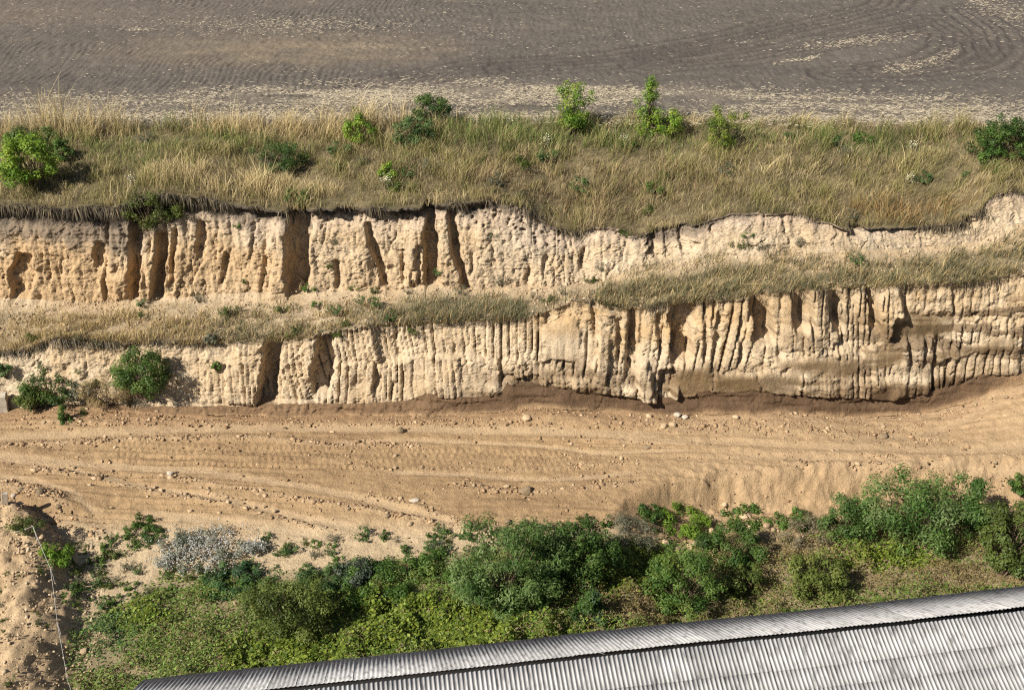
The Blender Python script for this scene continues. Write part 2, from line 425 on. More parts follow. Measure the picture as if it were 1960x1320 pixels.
# colours of the lower face
pale = np.array([.50, .392, .262]); sandc = np.array([.45, .325, .19]); ochre = np.array([.40, .262, .125]); brown = np.array([.125, .076, .042]); dbrown = np.array([.085, .052, .030])
n1 = fb(X1 * .6, zz * .8, 4, s=51); n2 = fb(X1 * 2.2, zz * 2.2, 4, s=52); n3 = fb(X1 * .35, zz * 3.2, 4, s=53)
col_c = cmix(pale, sandc, np.clip(.32 + .7 * n1 + .35 * n2, 0, 1))
oc = np.interp(pxs, [0, 500, 960, 1030, 1480, 1560, 1700, 1960], [0, .1, .1, .85, .8, .45, .6, .5])[None, :] * sst(.42, .72, hv + .22 * n1)
col_c = cmix(col_c, ochre, np.clip(oc * (.6 + .6 * n2), 0, .85))
dk = np.interp(pxs, [0, 820, 900, 1100, 1280, 1500, 1700, 1830, 1960], [.0, .1, .4, .8, 1, 1, .95, .7, .6])[None, :] * (1 - sst(.08, .40, hv + .16 * n1 + .08 * n2))
col_c = cmix(col_c, [.135, .085, .043], np.clip(dk * (.92 + 1.5 * n3 + .6 * n2), 0, .92))
lay = np.interp(pxs, [0, 1400, 1520, 1700, 1960], [0, 0, .35, .75, .8])[None, :] * sst(-.06, .12, n3 + .25 * n2) * (1 - sst(.66, .85, hv))
col_c = cmix(col_c, [.125, .080, .043], np.clip(lay, 0, .8))
d_c = d_c + .10 * (lay - .3 * (lay > 0)) * np.interp(pxs, [0, 1500, 1700], [0, .5, 1])[None, :]
# smooth cut faces with their own browner colour
def facet(x0, y0_, x1, y1_):
    a = pxX(x0, y0_, 40.2); b = pxX(x1, y0_, 40.2); xm = (x0 + x1) / 2
    tp = np.interp(xm, c1[:, 0], c1[:, 1]); bt = np.interp(xm, cb[:, 0], cb[:, 1])
    h1 = (bt - y0_) / (bt - tp); h0 = (bt - y1_) / (bt - tp)
    nz = .16 * fb(X1 * 2.2, hv * 9, 4, .6, s=61)
    return sst(a - .05, a + .08, X1 + nz) * (1 - sst(b - .08, b + .05, X1 + nz)) * sst(h0 - .03, h0 + .03, hv + nz * .4) * (1 - sst(h1 - .03, h1 + .03, hv + nz * .4))
for (r_, lev, cc, kk) in [((1655, 668, 1735, 700), .02, ochre * .8, .8), ((1515, 690, 1640, 712), .05, ochre * .85, .7), ((1362, 722, 1445, 754), .12, ochre * .7, .85), ((1295, 705, 1358, 760), .0, ochre * .72, .85),
                          ((1722, 600, 1850, 645), -.34, ochre * .62, .85), ((1810, 650, 1960, 668), .06, ochre * .8, .6), ((1450, 712, 1525, 750), .08, sandc * .85, .6), ((1660, 742, 1700, 766), .1, brown * 1.4, .7),
                          ((1040, 615, 1110, 690), .1, sandc, .3), ((990, 745, 1060, 770), .1, brown * 1.6, .6), ((1480, 680, 1560, 700), .1, ochre * .9, .5)]:
    f = facet(*r_); cc = cmix(cc, np.asarray(cc) * .72, np.clip(.5 + 1.1 * n3 + .4 * n2, 0, 1))
    d_c = mix(d_c, lev + .02 * fb(X1 * 4, zz * 1.5, 3, s=62) + .15 * fb(X1 * .3, zz * .3, 2, s=63), f * .85)
    col_c = cmix(col_c, np.asarray(cc) * .58, f * kk * np.clip(.85 + .9 * n2, .2, 1))
topd = np.interp(pxs, [0, 250, 300, 500, 600, 800, 950, 1250, 1320, 1960], [1, .9, .3, .15, .5, .55, .15, .2, .35, .3])[None, :] * sst(.90, .99, hv + .05 * n2)
col_c = cmix(col_c, [.17, .13, .085], np.clip(topd, 0, .85))
# ---- brown freshly cut strip below
bv = np.linspace(0, 1, NB)[:, None]
zB = z0[None, :] + (zb - z0)[None, :] * bv
d_b = .03 * fb(X1 * 5, zB * 4, 3, s=71) + .09 * fb(X1 * .8, zB * .8, 3, s=72) + .16 * (1 - sst(0, .3, bv)) * vn(X1 * 1.3, X1 * 0) + .10 * crag(X1 * 1.2, zB * 2.6, 75, 3) - .06 * (1 - sst(0, .03, np.abs(fb(X1 * .8, zB * .7, 3, s=76)))) + .05 * np.clip(4 * fb(X1 * .45, zB * 3.2, 3, s=77), -1, 1)
lft = np.interp(pxs, [0, 300, 800, 900], [1, 1, .5, 0])[None, :]
cdb, ceb, cvb = cell(X1 * 5, zB * 5, 21)
d_b = d_b + lft * ((cvb - .5) * .16)
YB = y0[None, :] + (yb - y0)[None, :] * bv
nb = fb(X1 * .5, zB * 5, 4, s=73)
col_b = cmix(brown, dbrown, np.clip(.4 + .8 * nb, 0, 1))
lb = np.interp(pxs, [0, 250, 500, 830, 960, 1900, 1960], [.5, .4, .35, .2, -.1, .0, .5])[None, :]
col_b = cmix(col_b, [.33, .21, .11], np.clip(lb + .3 * nb + .0 * bv, 0, 1))
col_b = cmix(col_b, [.36, .235, .125], (1 - sst(-.05, .22, bv + .15 * fb(X1 * 1.4, X1 * 0 + 1, 3, s=74))) * .8)
# ---- upper face
up_slots = slots([
    (44, 490, 46, 566, 40, .5), (187, 470, 186, 512, 16, .35), (198, 430, 205, 575, 5, .22), (250, 396, 264, 572, 24, .85), (305, 450, 308, 568, 20, .75), (331, 440, 333, 545, 9, .35), (350, 430, 350, 440, 5, .1),
    (381, 428, 383, 492, 14, .4), (432, 485, 430, 545, 9, .3), (562, 394, 572, 560, 42, 1.1), (645, 500, 648, 556, 8, .3), (700, 430, 738, 542, 13, .6), (735, 540, 765, 570, 10, .25), (660, 400, 690, 420, 40, .4),
    (772, 480, 775, 536, 8, .25), (800, 470, 804, 540, 9, .35), (818, 394, 828, 545, 24, .9), (862, 390, 872, 470, 16, .7), (872, 470, 894, 558, 17, .7), (905, 480, 905, 520, 6, .15), (1045, 490, 1040, 520, 6, .2),
    (1012, 515, 1008, 545, 8, .25), (1115, 480, 1120, 520, 6, .2), (1286, 436, 1288, 498, 84, .42), (1250, 446, 1250, 500, 22, .3), (1282, 440, 1285, 492, 16, .2), (1308, 435, 1308, 485, 8, .3), (1365, 430, 1365, 450, 5, .3), (1505, 412, 1508, 470, 5, .2),
    (1648, 430, 1642, 455, 34, .7), (1865, 385, 1870, 430, 22, .4), (945, 480, 948, 500, 5, .1), (480, 430, 482, 500, 6, .15), (505, 460, 508, 555, 6, .15), (95, 500, 98, 540, 7, .2), (120, 495, 120, 530, 6, .2)], c3, c2, 44.7)
up_bumps = slots([(285, 490, 290, 575, 24, -.3), (535, 410, 540, 560, 45, -.30), (790, 400, 795, 540, 40, -.22), (848, 400, 850, 540, 14, -.18), (235, 520, 240, 575, 20, -.25), (690, 480, 700, 540, 30, -.15), (345, 480, 345, 560, 12, -.2)], c3, c2, 44.7)
ev_ = np.linspace(0, 1, NE)[:, None]
zE = z2[None, :] + (z3 - z2)[None, :] * ev_
pxu = pxof(XS, 44.8, (z2 + z3) / 2)
rough_u = np.interp(pxu, [0, 1000, 1250, 1500, 1960], [1, 1, .9, .75, .9])[None, :]
wx = fb(X1 * 2, zE * 1.2, 2, s=81)
cd, ce, cv = cell(X1 * 2.4 + wx * .8, zE * 1.5 + wx * .4, 33)
cd2, ce2, cv2 = cell(X1 * 6.5 + wx, zE * 5.0 + wx, 44)
d_e = rough_u * ((cv - .5) * .07 + (cv2 - .5) * .035 + .15 * crag(X1 * 1.3, zE * .8, 45) + .07 * crag(X1 * 5, zE * 4, 46, 3)) + .24 * fb(X1 * .55, zE * .25, 3, s=83) + np.interp(pxu, [0, 1000, 1200, 1960], [.09, .09, .03, .03])[None, :] * fb(X1 * 3.2, zE * .5, 3, s=84)
vert = np.abs(fb(X1 * 2.1, zE * .45, 3, s=85))             # rain-worn vertical runnels
d_e = d_e - .15 * (1 - sst(0, .10, vert)) * sst(-.2, .3, fb(X1 * .5, zE * .4, 2, s=99)) * np.interp(pxu, [0, 1000, 1250, 1960], [1, 1, .35, .3])[None, :]
bede = fb(X1 * .15, zE * 4.5 + .25 * fb(X1 * .5, zE, 2, s=49), 3, .6, 50)
d_e = d_e + .03 * np.clip(bede * 2.5, -1, 1) * sst(-.3, .2, fb(X1 * .4, zE * .5, 2, s=65)) - .17 * cracks(X1, zE, 68, 1.5, .45, .05) - .10 * cracks(X1, zE, 78, 1.4, 1.9, .05)
d_e = d_e + np.random.default_rng(5).normal(0, .014, d_e.shape)
d_e = d_e + carve(X1, ev_, up_slots, 86) + carve(X1, ev_, up_bumps, 87)
# turf lip overhanging worn soil
lip = np.interp(pxu, [0, 200, 250, 300, 480, 700, 900, 960, 1030, 1240, 1330, 1560, 1640, 1870, 1900], [.34, .42, .6, .5, .36, .36, .34, .05, .08, .05, .1, .06, .36, .4, .05])[None, :] * (1 + .9 * fb(X1 * 1.1, X1 * 0 + 6, 3, s=88))
lip = np.maximum(lip, 0)
d_e = d_e + lip * sst(.94, .985, ev_) - .6 * lip * sst(.72, .90, ev_) * (1 - sst(.92, .97, ev_))
# nesting burrows in the upper part of the wall
gb = np.random.default_rng(77)
for (xa, xb, ya, yb_, num) in [(650, 700, 402, 430, 9), (900, 960, 398, 430, 14), (960, 1010, 415, 445, 10), (1020, 1080, 445, 470, 7), (590, 630, 412, 440, 6), (730, 790, 405, 428, 6)]:
    for _ in range(num):
        hx, hy = gb.uniform(xa, xb), gb.uniform(ya, yb_)
        hX = pxX(hx, hy, 45.0); tp = np.interp(hx, c3[:, 0], c3[:, 1]); bt = np.interp(hx, c2[:, 0], c2[:, 1])
        hh = (bt - hy) / (bt - tp)
        if not .1 < hh < .95: continue
        i = int(np.searchsorted(XS, hX)); sl = slice(max(i - 6, 0), i + 7)
        zc = np.interp(hX, XS, z2) + (np.interp(hX, XS, z3) - np.interp(hX, XS, z2)) * hh
        rr = np.hypot(XS[None, sl] - hX, zE[:, sl] - zc) / gb.uniform(.045, .085)
        d_e[:, sl] -= .22 * (1 - sst(.55, 1.1, rr))
YE = y2[None, :] + (y3 - y2)[None, :] * ev_**1.1
m1 = fb(X1 * .5, zE * .7, 4, s=91); m2 = fb(X1 * 2.4, zE * 2, 4, s=92); m3 = fb(X1 * .3, zE * 2.6, 4, s=93)
pinkish = np.array([.43, .330, .245]); tan = np.array([.44, .325, .20]); pal2 = np.array([.49, .392, .270])
col_e = cmix(tan, pal2, np.clip(.4 + .8 * m1 + .3 * m2, 0, 1))
col_e = cmix(col_e, pinkish, np.clip(sst(.5, .9, ev_ + .2 * m1) * .6, 0, 1))
orange = np.interp(pxu, [0, 500, 600, 900, 1200], [.8, .6, .35, .25, 0])[None, :] * (1 - sst(.35, .65, ev_ + .25 * m1))
col_e = cmix(col_e, [.42, .275, .14], np.clip(orange, 0, .8))
tdep = np.interp(pxu, [0, 120, 230, 260, 340, 480, 600, 720, 900, 960, 1230, 1245, 1330, 1400, 1600, 1640, 1870, 1900], [.42, .45, .55, .5, .3, .16, .10, .12, .12, .04, .04, .5, .4, .05, .05, .12, .15, .02])[None, :]
ts = sst(-.10, .14, ev_ - (1 - tdep) + .16 * m2 + .10 * m1)
col_e = cmix(col_e, [.155, .118, .085], np.clip(ts * np.interp(pxu, [0, 230, 400, 1240, 1300, 1400], [.75, .8, .9, .9, .75, .8])[None, :], 0, 1))  # topsoil stain; the grey patch right of centre is recess shade in colour
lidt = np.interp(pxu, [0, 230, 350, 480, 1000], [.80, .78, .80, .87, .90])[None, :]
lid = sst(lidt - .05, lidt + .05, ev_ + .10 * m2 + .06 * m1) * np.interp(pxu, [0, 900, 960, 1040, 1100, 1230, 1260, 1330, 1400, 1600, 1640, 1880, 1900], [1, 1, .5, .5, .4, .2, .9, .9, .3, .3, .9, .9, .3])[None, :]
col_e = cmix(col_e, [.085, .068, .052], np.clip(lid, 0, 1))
# ---- bench between the two faces
dv = np.linspace(0, 1, ND)[:, None]
benchY = y1[None, :] + (y2 - y1)[None, :] * dv
benchZ = z1[None, :] + (z2 - z1)[None, :] * dv - .22 * np.sin(np.pi * dv) + .10 * fb(X1 * .9, benchY * .9, 4, s=101) * np.sin(np.pi * dv)**.5 + .03 * fb(X1 * 4, benchY * 4, 3, s=102)
pxd = pxof(XS, 42.5, (z1 + z2) / 2)
b1 = fb(X1 * .5, benchY * .9, 4, s=103); b2 = fb(X1 * 2, benchY * 2.5, 3, s=104)
col_d = cmix([.46, .35, .225], [.40, .29, .17], np.clip(.5 + b1 + .4 * b2, 0, 1))
gmask_left = np.interp(pxd, [0, 450, 600, 720, 800, 1000, 1080, 1160, 1960], [.45, .35, .25, .3, .6, .6, .1, .9, .9])[None, :] * (1 - sst(.55, .95, dv + .3 * b1))
col_d = cmix(col_d, [.17, .135, .075], np.clip(gmask_left, 0, .9))

def disp(Yv, Zv, d, kz=.12):
    return Yv - d, Zv + kz * d
# join displacement across the shared rows
YBd, ZBd = disp(YB, zB, d_b)
YCd, ZCd = disp(Yc, zz, d_c)
fade = (1 - sst(0, .22, dv))
YDd = benchY - d_c[-1][None, :] * fade; ZDd = benchZ + .12 * d_c[-1][None, :] * fade
fade2 = sst(.8, 1, dv)
YDd = YDd - d_e[0][None, :] * fade2; ZDd = ZDd + .12 * d_e[0][None, :] * fade2
YEd, ZEd = disp(YE, zE, d_e)
ZEd[-1] += .02
# lip rows between brown strip and pale face (under-side of the ledge)
lr = np.linspace(0, 1, 6)[:, None]
YLd = YBd[-1][None, :] * (1 - lr) + YCd[0][None, :] * lr
ZLd = ZBd[-1][None, :] * (1 - lr) + ZCd[0][None, :] * lr - .05 * np.sin(np.pi * lr)
col_l = cmix(col_b[-1][None], col_c[0][None] * .8, lr * np.ones((1, NX)))
def sheet(name, Xs, Ys, Zs, col, mat, smooth=True):
    V = np.stack(np.broadcast_arrays(Xs, Ys, Zs), -1)
    nr, nc = V.shape[:2]
    return mk(name, V, grid_quads(nr, nc), None, mat, np.broadcast_to(col, V.shape), smooth=smooth)
tag(sheet('lower_cliff', X1, np.vstack([YBd, YLd[1:-1], YCd]), np.vstack([ZBd, ZLd[1:-1], ZCd]), np.concatenate([col_b, col_l[1:-1], col_c]), M_cliff, False), 'pale lower quarry wall scored by digger teeth above a brown cut strip', kind='structure')
tag(sheet('quarry_bench', X1, YDd, ZDd, col_d, M_floor), 'sandy bench of the quarry between the two earth walls', kind='structure')
tag(sheet('upper_cliff', X1, YEd, ZEd, col_e, M_cliff, False), 'crumbling upper earth wall with nesting burrows below dark turf', kind='structure')
# ---- grass slope (every second column)
xs2 = XS[::2]; sl = slice(None, None, 2)
fv = np.linspace(0, 1, NF)[:, None]
SY = y3[sl][None, :] + (y4 - y3)[sl][None, :] * fv
SZ = z3[sl][None, :] + (z4 - z3)[sl][None, :] * fv + .10 * fb(xs2[None, :] * .7, SY * .7, 4, s=111) * np.sin(np.pi * fv)
ff = 1 - sst(0, .07, fv)
SY = SY - d_e[-1][sl][None, :] * ff
sn = fb(xs2[None, :] * .8, SY * .8, 4, s=112)
col_s = cmix([.085, .07, .036], [.15, .115, .062], np.clip(.5 + sn, 0, 1))  # olive brown soil, deepened in colour for shade between the tufts
tag(sheet('grass_slope', xs2[None, :], SY, SZ, col_s, M_turf), 'sloping strip of rough turf between field and quarry', kind='structure')

# ------------------------------------------------------------------ ploughed field
fx = np.concatenate([np.arange(-400, -40, 12.0), np.arange(-40, 40, .075), np.arange(40, 401, 12.0)])
fvv = np.concatenate([np.linspace(0, 32, 125), np.array([36, 42, 52, 70, 110, 200, 400, 900])])[:, None]
FY4 = np.interp(fx, XS, y4)
FYg = FY4[None, :] + fvv
FXg = fx[None, :] + 0 * fvv
nfa = fb(FXg * .10, FYg * .10, 3, s=121)
pxf = pxof(FXg, FYg, FZ)
def seg_dist(px, py, poly):
    X, Y, _ = at_z(*np.array(poly, float).T, FZ)
    best = np.full(px.shape, 1e9)
    for i in range(len(X) - 1):
        ax, ay, bx, by = X[i], Y[i], X[i + 1], Y[i + 1]
        L = (bx - ax)**2 + (by - ay)**2
        t = np.clip(((px - ax) * (bx - ax) + (py - ay) * (by - ay)) / L, 0, 1)
        best = np.minimum(best, np.hypot(px - ax - t * (bx - ax), py - ay - t * (by - ay)))
    return best
ang = .28 + .9 * fb(FXg * .045 + 3, FYg * .05, 2, s=122)
ph = FXg * 1.0 - FYg * .45 + 1.6 * np.sin(FYg * .35 + FXg * .12) + 2.2 * nfa
left_m = np.interp(pxf, [0, 700, 1000, 1500], [1, .9, .35, .12]) * sst(2.5, 7, fvv + 0 * FXg) * sst(-.5, .1, fb(FXg * .2, FYg * .25, 2, s=124))
fur = np.sin(ph * 2 * math.pi / .42)
fur2 = np.sin((FYg + .06 * FXg + .5 * nfa) * 2 * math.pi / .75) * np.interp(pxf, [0, 700, 1100, 1960], [.1, .3, .8, .7])
cdl, cel, cvl = cell(FXg * 3.2, FYg * 2.4, 55)
FZg = FZ + .022 * fur * left_m + .012 * fur2 + (.4 - cdl) * .07 + .05 * fb(FXg * 1.5, FYg * 1.2, 3, s=125) + .12 * fb(FXg * .12, FYg * .12, 2, s=126)
track_c = np.zeros(FXg.shape)
tracks = [[(980, 130), (1180, 118), (1330, 98), (1500, 62), (1700, 12), (1740, -30)], [(1240, 128), (1430, 108), (1600, 78), (1700, 55), (1790, 38), (1830, 62), (1828, 92), (1790, 118), (1690, 134)],
          [(1600, 142), (1780, 138), (1890, 118), (1920, 90), (1905, 55), (1850, 20)], [(700, 165), (900, 128), (1180, 110), (1420, 70), (1500, 45)], [(1780, 60), (1860, 78), (1875, 100), (1845, 118)]]
inner = (np.abs(FXg) < 40) & (fvv < 33)
for tr in tracks:
    d = seg_dist(FXg[inner], FYg[inner], tr)
    for o_, w_ in ((0, .17), (.65, .17), (1.5, .17)):
        g_ = np.exp(-((d - o_) / w_)**2)
        FZg[inner] -= .06 * g_
        FZg[inner] += .02 * np.exp(-((d - o_ - .2) / w_)**2)
        track_c[inner] = np.maximum(track_c[inner], g_)
FZg = FZg * sst(0, .4, fvv) + FZ * (1 - sst(0, .4, fvv))
far = fvv[:, 0] > 33
FZg[far] = FZ
soil = cmix([.094, .080, .066], [.116, .096, .076], np.clip(.5 + fb(FXg * .15, FYg * .5, 4, s=127), 0, 1))
warm = np.exp(-(((pxf - 560) / 260)**2)) * np.exp(-((fvv - 14) / 3.0)**2)
soil = cmix(soil, [.21, .160, .105], np.clip(warm * .8 * (1 + fb(FXg * .5, FYg * 1.2, 3, s=128)), 0, .7))
soil = cmix(soil, [.17, .135, .10], np.clip(np.exp(-((fvv - 24) / 5)**2) * np.interp(pxf, [0, 400, 800], [.8, .5, 0]) * .6, 0, 1))
soil = cmix(soil, [.066, .054, .046], track_c * .75)
soil = cmix(soil, [.25, .20, .12], (1 - sst(.1, .7, fvv + .3 * fb(FXg * .9, FYg * .5, 3, s=129))) * .7)
litter = np.exp(-((660 + FPX * ((CH - FZ) * cP - FYg * sP) / (FYg * cP + (CH - FZ) * sP) - np.interp(pxf, [0, 400, 1000, 1300, 1960], [205, 188, 178, 188, 212])) / 17)**2) * np.interp(pxf, [0, 400, 700, 1250, 1500], [.5, .7, 1, 1, .6])
soil = cmix(soil, [.20, .165, .120], np.clip(litter * (.6 + .8 * fb(FXg * .4, FYg * 1.3, 3, s=171)), 0, .7))
tag(sheet('field', FXg, FYg, FZg, soil, M_field), 'harrowed grey brown field above the quarry', kind='structure')

# ------------------------------------------------------------------ pit floor and front ground
gx = np.concatenate([np.arange(-60, -24, .8), np.arange(-24, 24, .068), np.arange(24, 60.1, .8)])
gy = np.concatenate([np.arange(-40, 22, 1.6), np.arange(22, 26.6, .2), np.arange(26.6, 31, .11), np.arange(31, 40.9, .066)])
GX, GY = np.meshgrid(gx, gy)
GZ = floor_z(GX, GY)
gy0 = np.interp(gx, XS, y0)[None, :]
GZ = np.where(GY > gy0 + .15, GZ - .25 * sst(.15, .6, GY - gy0), GZ)   # tucks in behind the foot of the wall
bands = [([(-150, 838), (0, 833), (130, 827), (300, 818), (500, 813), (800, 816), (1000, 822), (1250, 828)], .30), ([(-100, 858), (0, 866), (120, 880), (270, 892), (380, 897), (560, 922), (700, 950), (860, 988)], .22),
         ([(0, 872), (110, 888), (270, 928), (420, 950), (600, 985), (700, 1005)], .18), ([(1200, 836), (1400, 842), (1600, 852), (1800, 857), (2000, 850)], .24), ([(1640, 836), (1750, 823), (1850, 800), (1960, 766), (2060, 740)], .26),
         ([(640, 845), (760, 838), (980, 846), (1150, 862), (1300, 858)], .13), ([(1420, 868), (1700, 878), (1960, 884)], .16), ([(760, 900), (900, 905), (1060, 915), (1200, 900)], .15), ([(280, 975), (450, 990), (600, 1010)], .22), ([(0, 905), (60, 915), (130, 940), (180, 975)], .2)]
ridges = [([(0, 812), (300, 803), (700, 806), (1300, 806), (1500, 815), (1700, 832), (1800, 825)], .34, .65), ([(-60, 852), (150, 842), (330, 834), (480, 834), (620, 846), (800, 850)], .16, 1.2), ([(60, 893), (160, 905), (250, 925), (330, 943), (450, 957)], .14, 1.5),
          ([(320, 908), (420, 926), (560, 946), (720, 972), (900, 1000)], .13, 1.3), ([(700, 945), (790, 960), (870, 985), (940, 1006)], .12, 1.0), ([(0, 925), (60, 937), (120, 968)], .30, 1.8), ([(880, 925), (1010, 938), (1220, 920)], .15, .9), ([(600, 868), (700, 893), (1000, 896), (1230, 880)], .10, .7),
          ([(1100, 835), (1300, 842), (1500, 862), (1700, 868), (1960, 868)], .12, .6), ([(1500, 880), (1700, 885), (1960, 888)], .2, .9), ([(1660, 826), (1800, 790), (1960, 748)], .14, 1.0), ([(380, 930), (480, 968), (640, 1005)], .12, .8), ([(100, 990), (150, 1000), (200, 1010)], .3, 1.2)]
def dline(poly, X, Y):
    pl = np.array(poly, float)
    lx, ly, _ = at_z(pl[:, 0], pl[:, 1], 0.1)
    o = np.argsort(lx)
    yl = np.interp(X, lx[o], ly[o])
    inside = sst(lx.min() - .6, lx.min() + .2, X) * (1 - sst(lx.max() - .2, lx.max() + .6, X))
    return Y - yl, inside
fine = .045 * crag(GX * 3.2, GY * 3.6, 137, 3) + .018 * fb(GX * 5, GY * 5, 3, s=131) + .05 * fb(GX * 1.1, GY * 1.6, 4, s=132)
cda, cea, cva = cell(GX * 4.5, GY * 4.5, 66)
lumps = np.clip(.38 - cda, 0, 1) * .22 * np.clip(cva - .35, 0, 1)
cdb2, ceb2, cvb2 = cell(GX * 8.5, GY * 8.5, 67)
lumps = lumps + np.clip(.40 - cdb2, 0, 1) * .10 * np.clip(cvb2 - .3, 0, 1)
rough = .6 + .55 * fb(GX * .35, GY * .5, 3, s=133)
sm = np.zeros(GX.shape); rg = np.zeros(GX.shape)
for poly, w in bands:
    d, i_ = dline(poly, GX, GY + .05 * fb(GX * .8, GY * 0, 2, s=5))
    sm = np.maximum(sm, np.exp(-(d / w)**4) * i_)
for poly, w, a_ in ridges:
    d, i_ = dline(poly, GX, GY + .10 * fb(GX * .9, GY * 0 + 2, 3, s=6))
    rg = np.maximum(rg, a_ * np.exp(-(d / w)**2) * i_ * (.55 + .6 * vn(GX * 1.7, GY * .3 + 11)))
GZ = GZ + (fine + lumps * rough) * (1 - .85 * sm) + rg * (.05 + .6 * lumps) - .04 * sm
streak = fb(GX * .12, GY * 4.5 + .25 * GX, 3, s=134)        # fine drag lines left by machines
tyre = fb(GX * .10 + 5, GY * 9 + .5 * GX + .9 * fb(GX * .15, GY * .4, 2, s=151), 2, s=152)
GZ = GZ + (.030 * streak + .045 * np.clip(tyre * 2.5, -1, 1) * sst(-.3, .2, fb(GX * .2, GY * .6, 2, s=153))) * (GY > 32) * (1 - sm)
for yy, ph_ in ((856, 0), (866, .4), (878, .1), (889, .6)):
    d, i_ = dline([(230, yy - 12), (420, yy - 5), (700, yy), (1000, yy + 6), (1090, yy + 8)], GX, GY)
    cl = np.exp(-(d / .10)**4) * i_ * np.clip(.6 + .6 * fb(GX * .6, GY * 2, 2, s=138), 0, 1)
    GZ = GZ * 1 + cl * (.085 * np.sign(np.sin((GX + .2 * GY + ph_) * 2 * math.pi / .248)) * .5 + .012)
tanf = np.array([.345, .228, .118]); lightf = np.array([.42, .295, .17]); darkf = np.array([.265, .170, .088]); sandf = np.array([.48, .365, .225])
f1 = fb(GX * .22, GY * .5, 4, s=135); f2 = fb(GX * 1.5, GY * 2.0, 4, s=136)
gcol = cmix(tanf, darkf, np.clip(.35 + .9 * f1 + .4 * f2 + .35 * streak, 0, 1))
gcol = cmix(gcol, lightf, np.clip(sm * .85, 0, 1))
gcol = cmix(gcol, lightf * .98, np.clip(rg * .5, 0, .6))
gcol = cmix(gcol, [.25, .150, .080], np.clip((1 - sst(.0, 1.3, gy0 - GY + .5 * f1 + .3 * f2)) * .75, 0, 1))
rightl = sst(2, 9, GX)
gcol = cmix(gcol, [.40, .275, .155], np.clip(rightl * .6 + .3 * f2 * rightl, 0, .85))
GPX = pxof(GX, GY, GZ)
front = sst(32.6, 31.2, GY + .5 * f1)
gcol = cmix(gcol, sandf, front * .85)
hxm = np.interp(GY, heap[:, 0], heap[:, 1])
hm = sst(-.2, .8, hxm - GX) * (GY < 33.5)
gcol = cmix(gcol, cmix([.47, .335, .195], [.38, .265, .15], np.clip(.5 + f2, 0, 1)), hm * .9)
GZ = GZ + hm * (.26 * crag(GX * 1.8, GY * 1.8, 144) + .10 * crag(GX * 5, GY * 5, 145, 3) + .12 * fb(GX * 1.2, GY * 1.2, 3, s=141))
bankm = sst(3.5, 6.5, GX) * np.exp(-((GY - (np.interp(GX, rimX, rimY) + np.interp(GX, toeX, toeY)) / 2) / .8)**2)
GZ = GZ + bankm * (.10 * fb(GX * 1.8, GY * .6, 3, s=142) + .30 * crag(GX * 1.5, GY * 2.2, 143) + .10 * crag(GX * 4, GY * 4, 146, 3))
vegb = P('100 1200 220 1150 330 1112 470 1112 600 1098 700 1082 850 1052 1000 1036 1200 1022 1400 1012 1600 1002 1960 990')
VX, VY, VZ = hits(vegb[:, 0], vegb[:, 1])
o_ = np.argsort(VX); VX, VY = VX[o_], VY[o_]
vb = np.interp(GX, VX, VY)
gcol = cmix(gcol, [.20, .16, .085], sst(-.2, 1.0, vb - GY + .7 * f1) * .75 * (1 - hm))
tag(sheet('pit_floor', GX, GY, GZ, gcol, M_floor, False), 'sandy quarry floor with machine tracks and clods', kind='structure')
# surrounding ground far outside the picture
def ring(name, z, x0, x1, y0_, y1_, col, mat):
    V = [[x0, y0_, z], [x1, y0_, z], [x1, y1_, z], [x0, y1_, z]]
    return mk(name, V, [[0, 1, 2, 3]], None, mat, np.tile(col, (4, 1)))
tag(ring('ground', -1.9, -1500, 1500, -1500, 1500, [.2, .16, .09], M_turf), 'surrounding low ground', kind='structure')

# ------------------------------------------------------------------ leaves, blades, clods
def unit(v):
    return v / np.maximum(np.linalg.norm(v, axis=-1, keepdims=True), 1e-9)
def leaves(c, n, L, ratio, col, g=rng):
    N = len(c)
    n = unit(n); u = unit(np.cross(n, unit(g.normal(size=(N, 3))))); v = np.cross(n, u)
    L = np.broadcast_to(L, (N,))[:, None]; Wd = L * ratio
    V = np.stack([c - u * L * .5, c + v * Wd * .5 + u * L * .05 + n * L * .06, c + u * L * .5, c - v * Wd * .5 + u * L * .05 + n * L * .06], 1)
    return V.reshape(-1, 3), np.arange(N * 4).reshape(-1, 4), np.repeat(col, 4, 0)
def blades(p, h, w, lean, col, tipcol, g=rng):
    N = len(p); h = h[:, None]
    a = g.uniform(0, 2 * np.pi, N); side = np.stack([np.cos(a), np.sin(a) * .6, 0 * a], 1) * np.broadcast_to(w, (N,))[:, None] * .5
    up = np.array([0, 0, 1.0])
    mid = p + up * h * .55 + lean * h * .25
    tip = p + up * h * (.98) + lean * h * .85
    V = np.stack([p - side, p + side, mid - side * .75, mid + side * .75, tip], 1)
    i = np.arange(N)[:, None] * 5
    q = i + np.array([[0, 1, 3, 2]]); t = i + np.array([[2, 3, 4]])
    cm = (col + tipcol) / 2
    return V.reshape(-1, 3), q, t, np.stack([col, col, cm, cm, tipcol], 1).reshape(-1, 3)
def rand_n(N, g, up=.6):
    n = unit(g.normal(size=(N, 3))); n[:, 2] = np.abs(n[:, 2]) + up
    return unit(n)

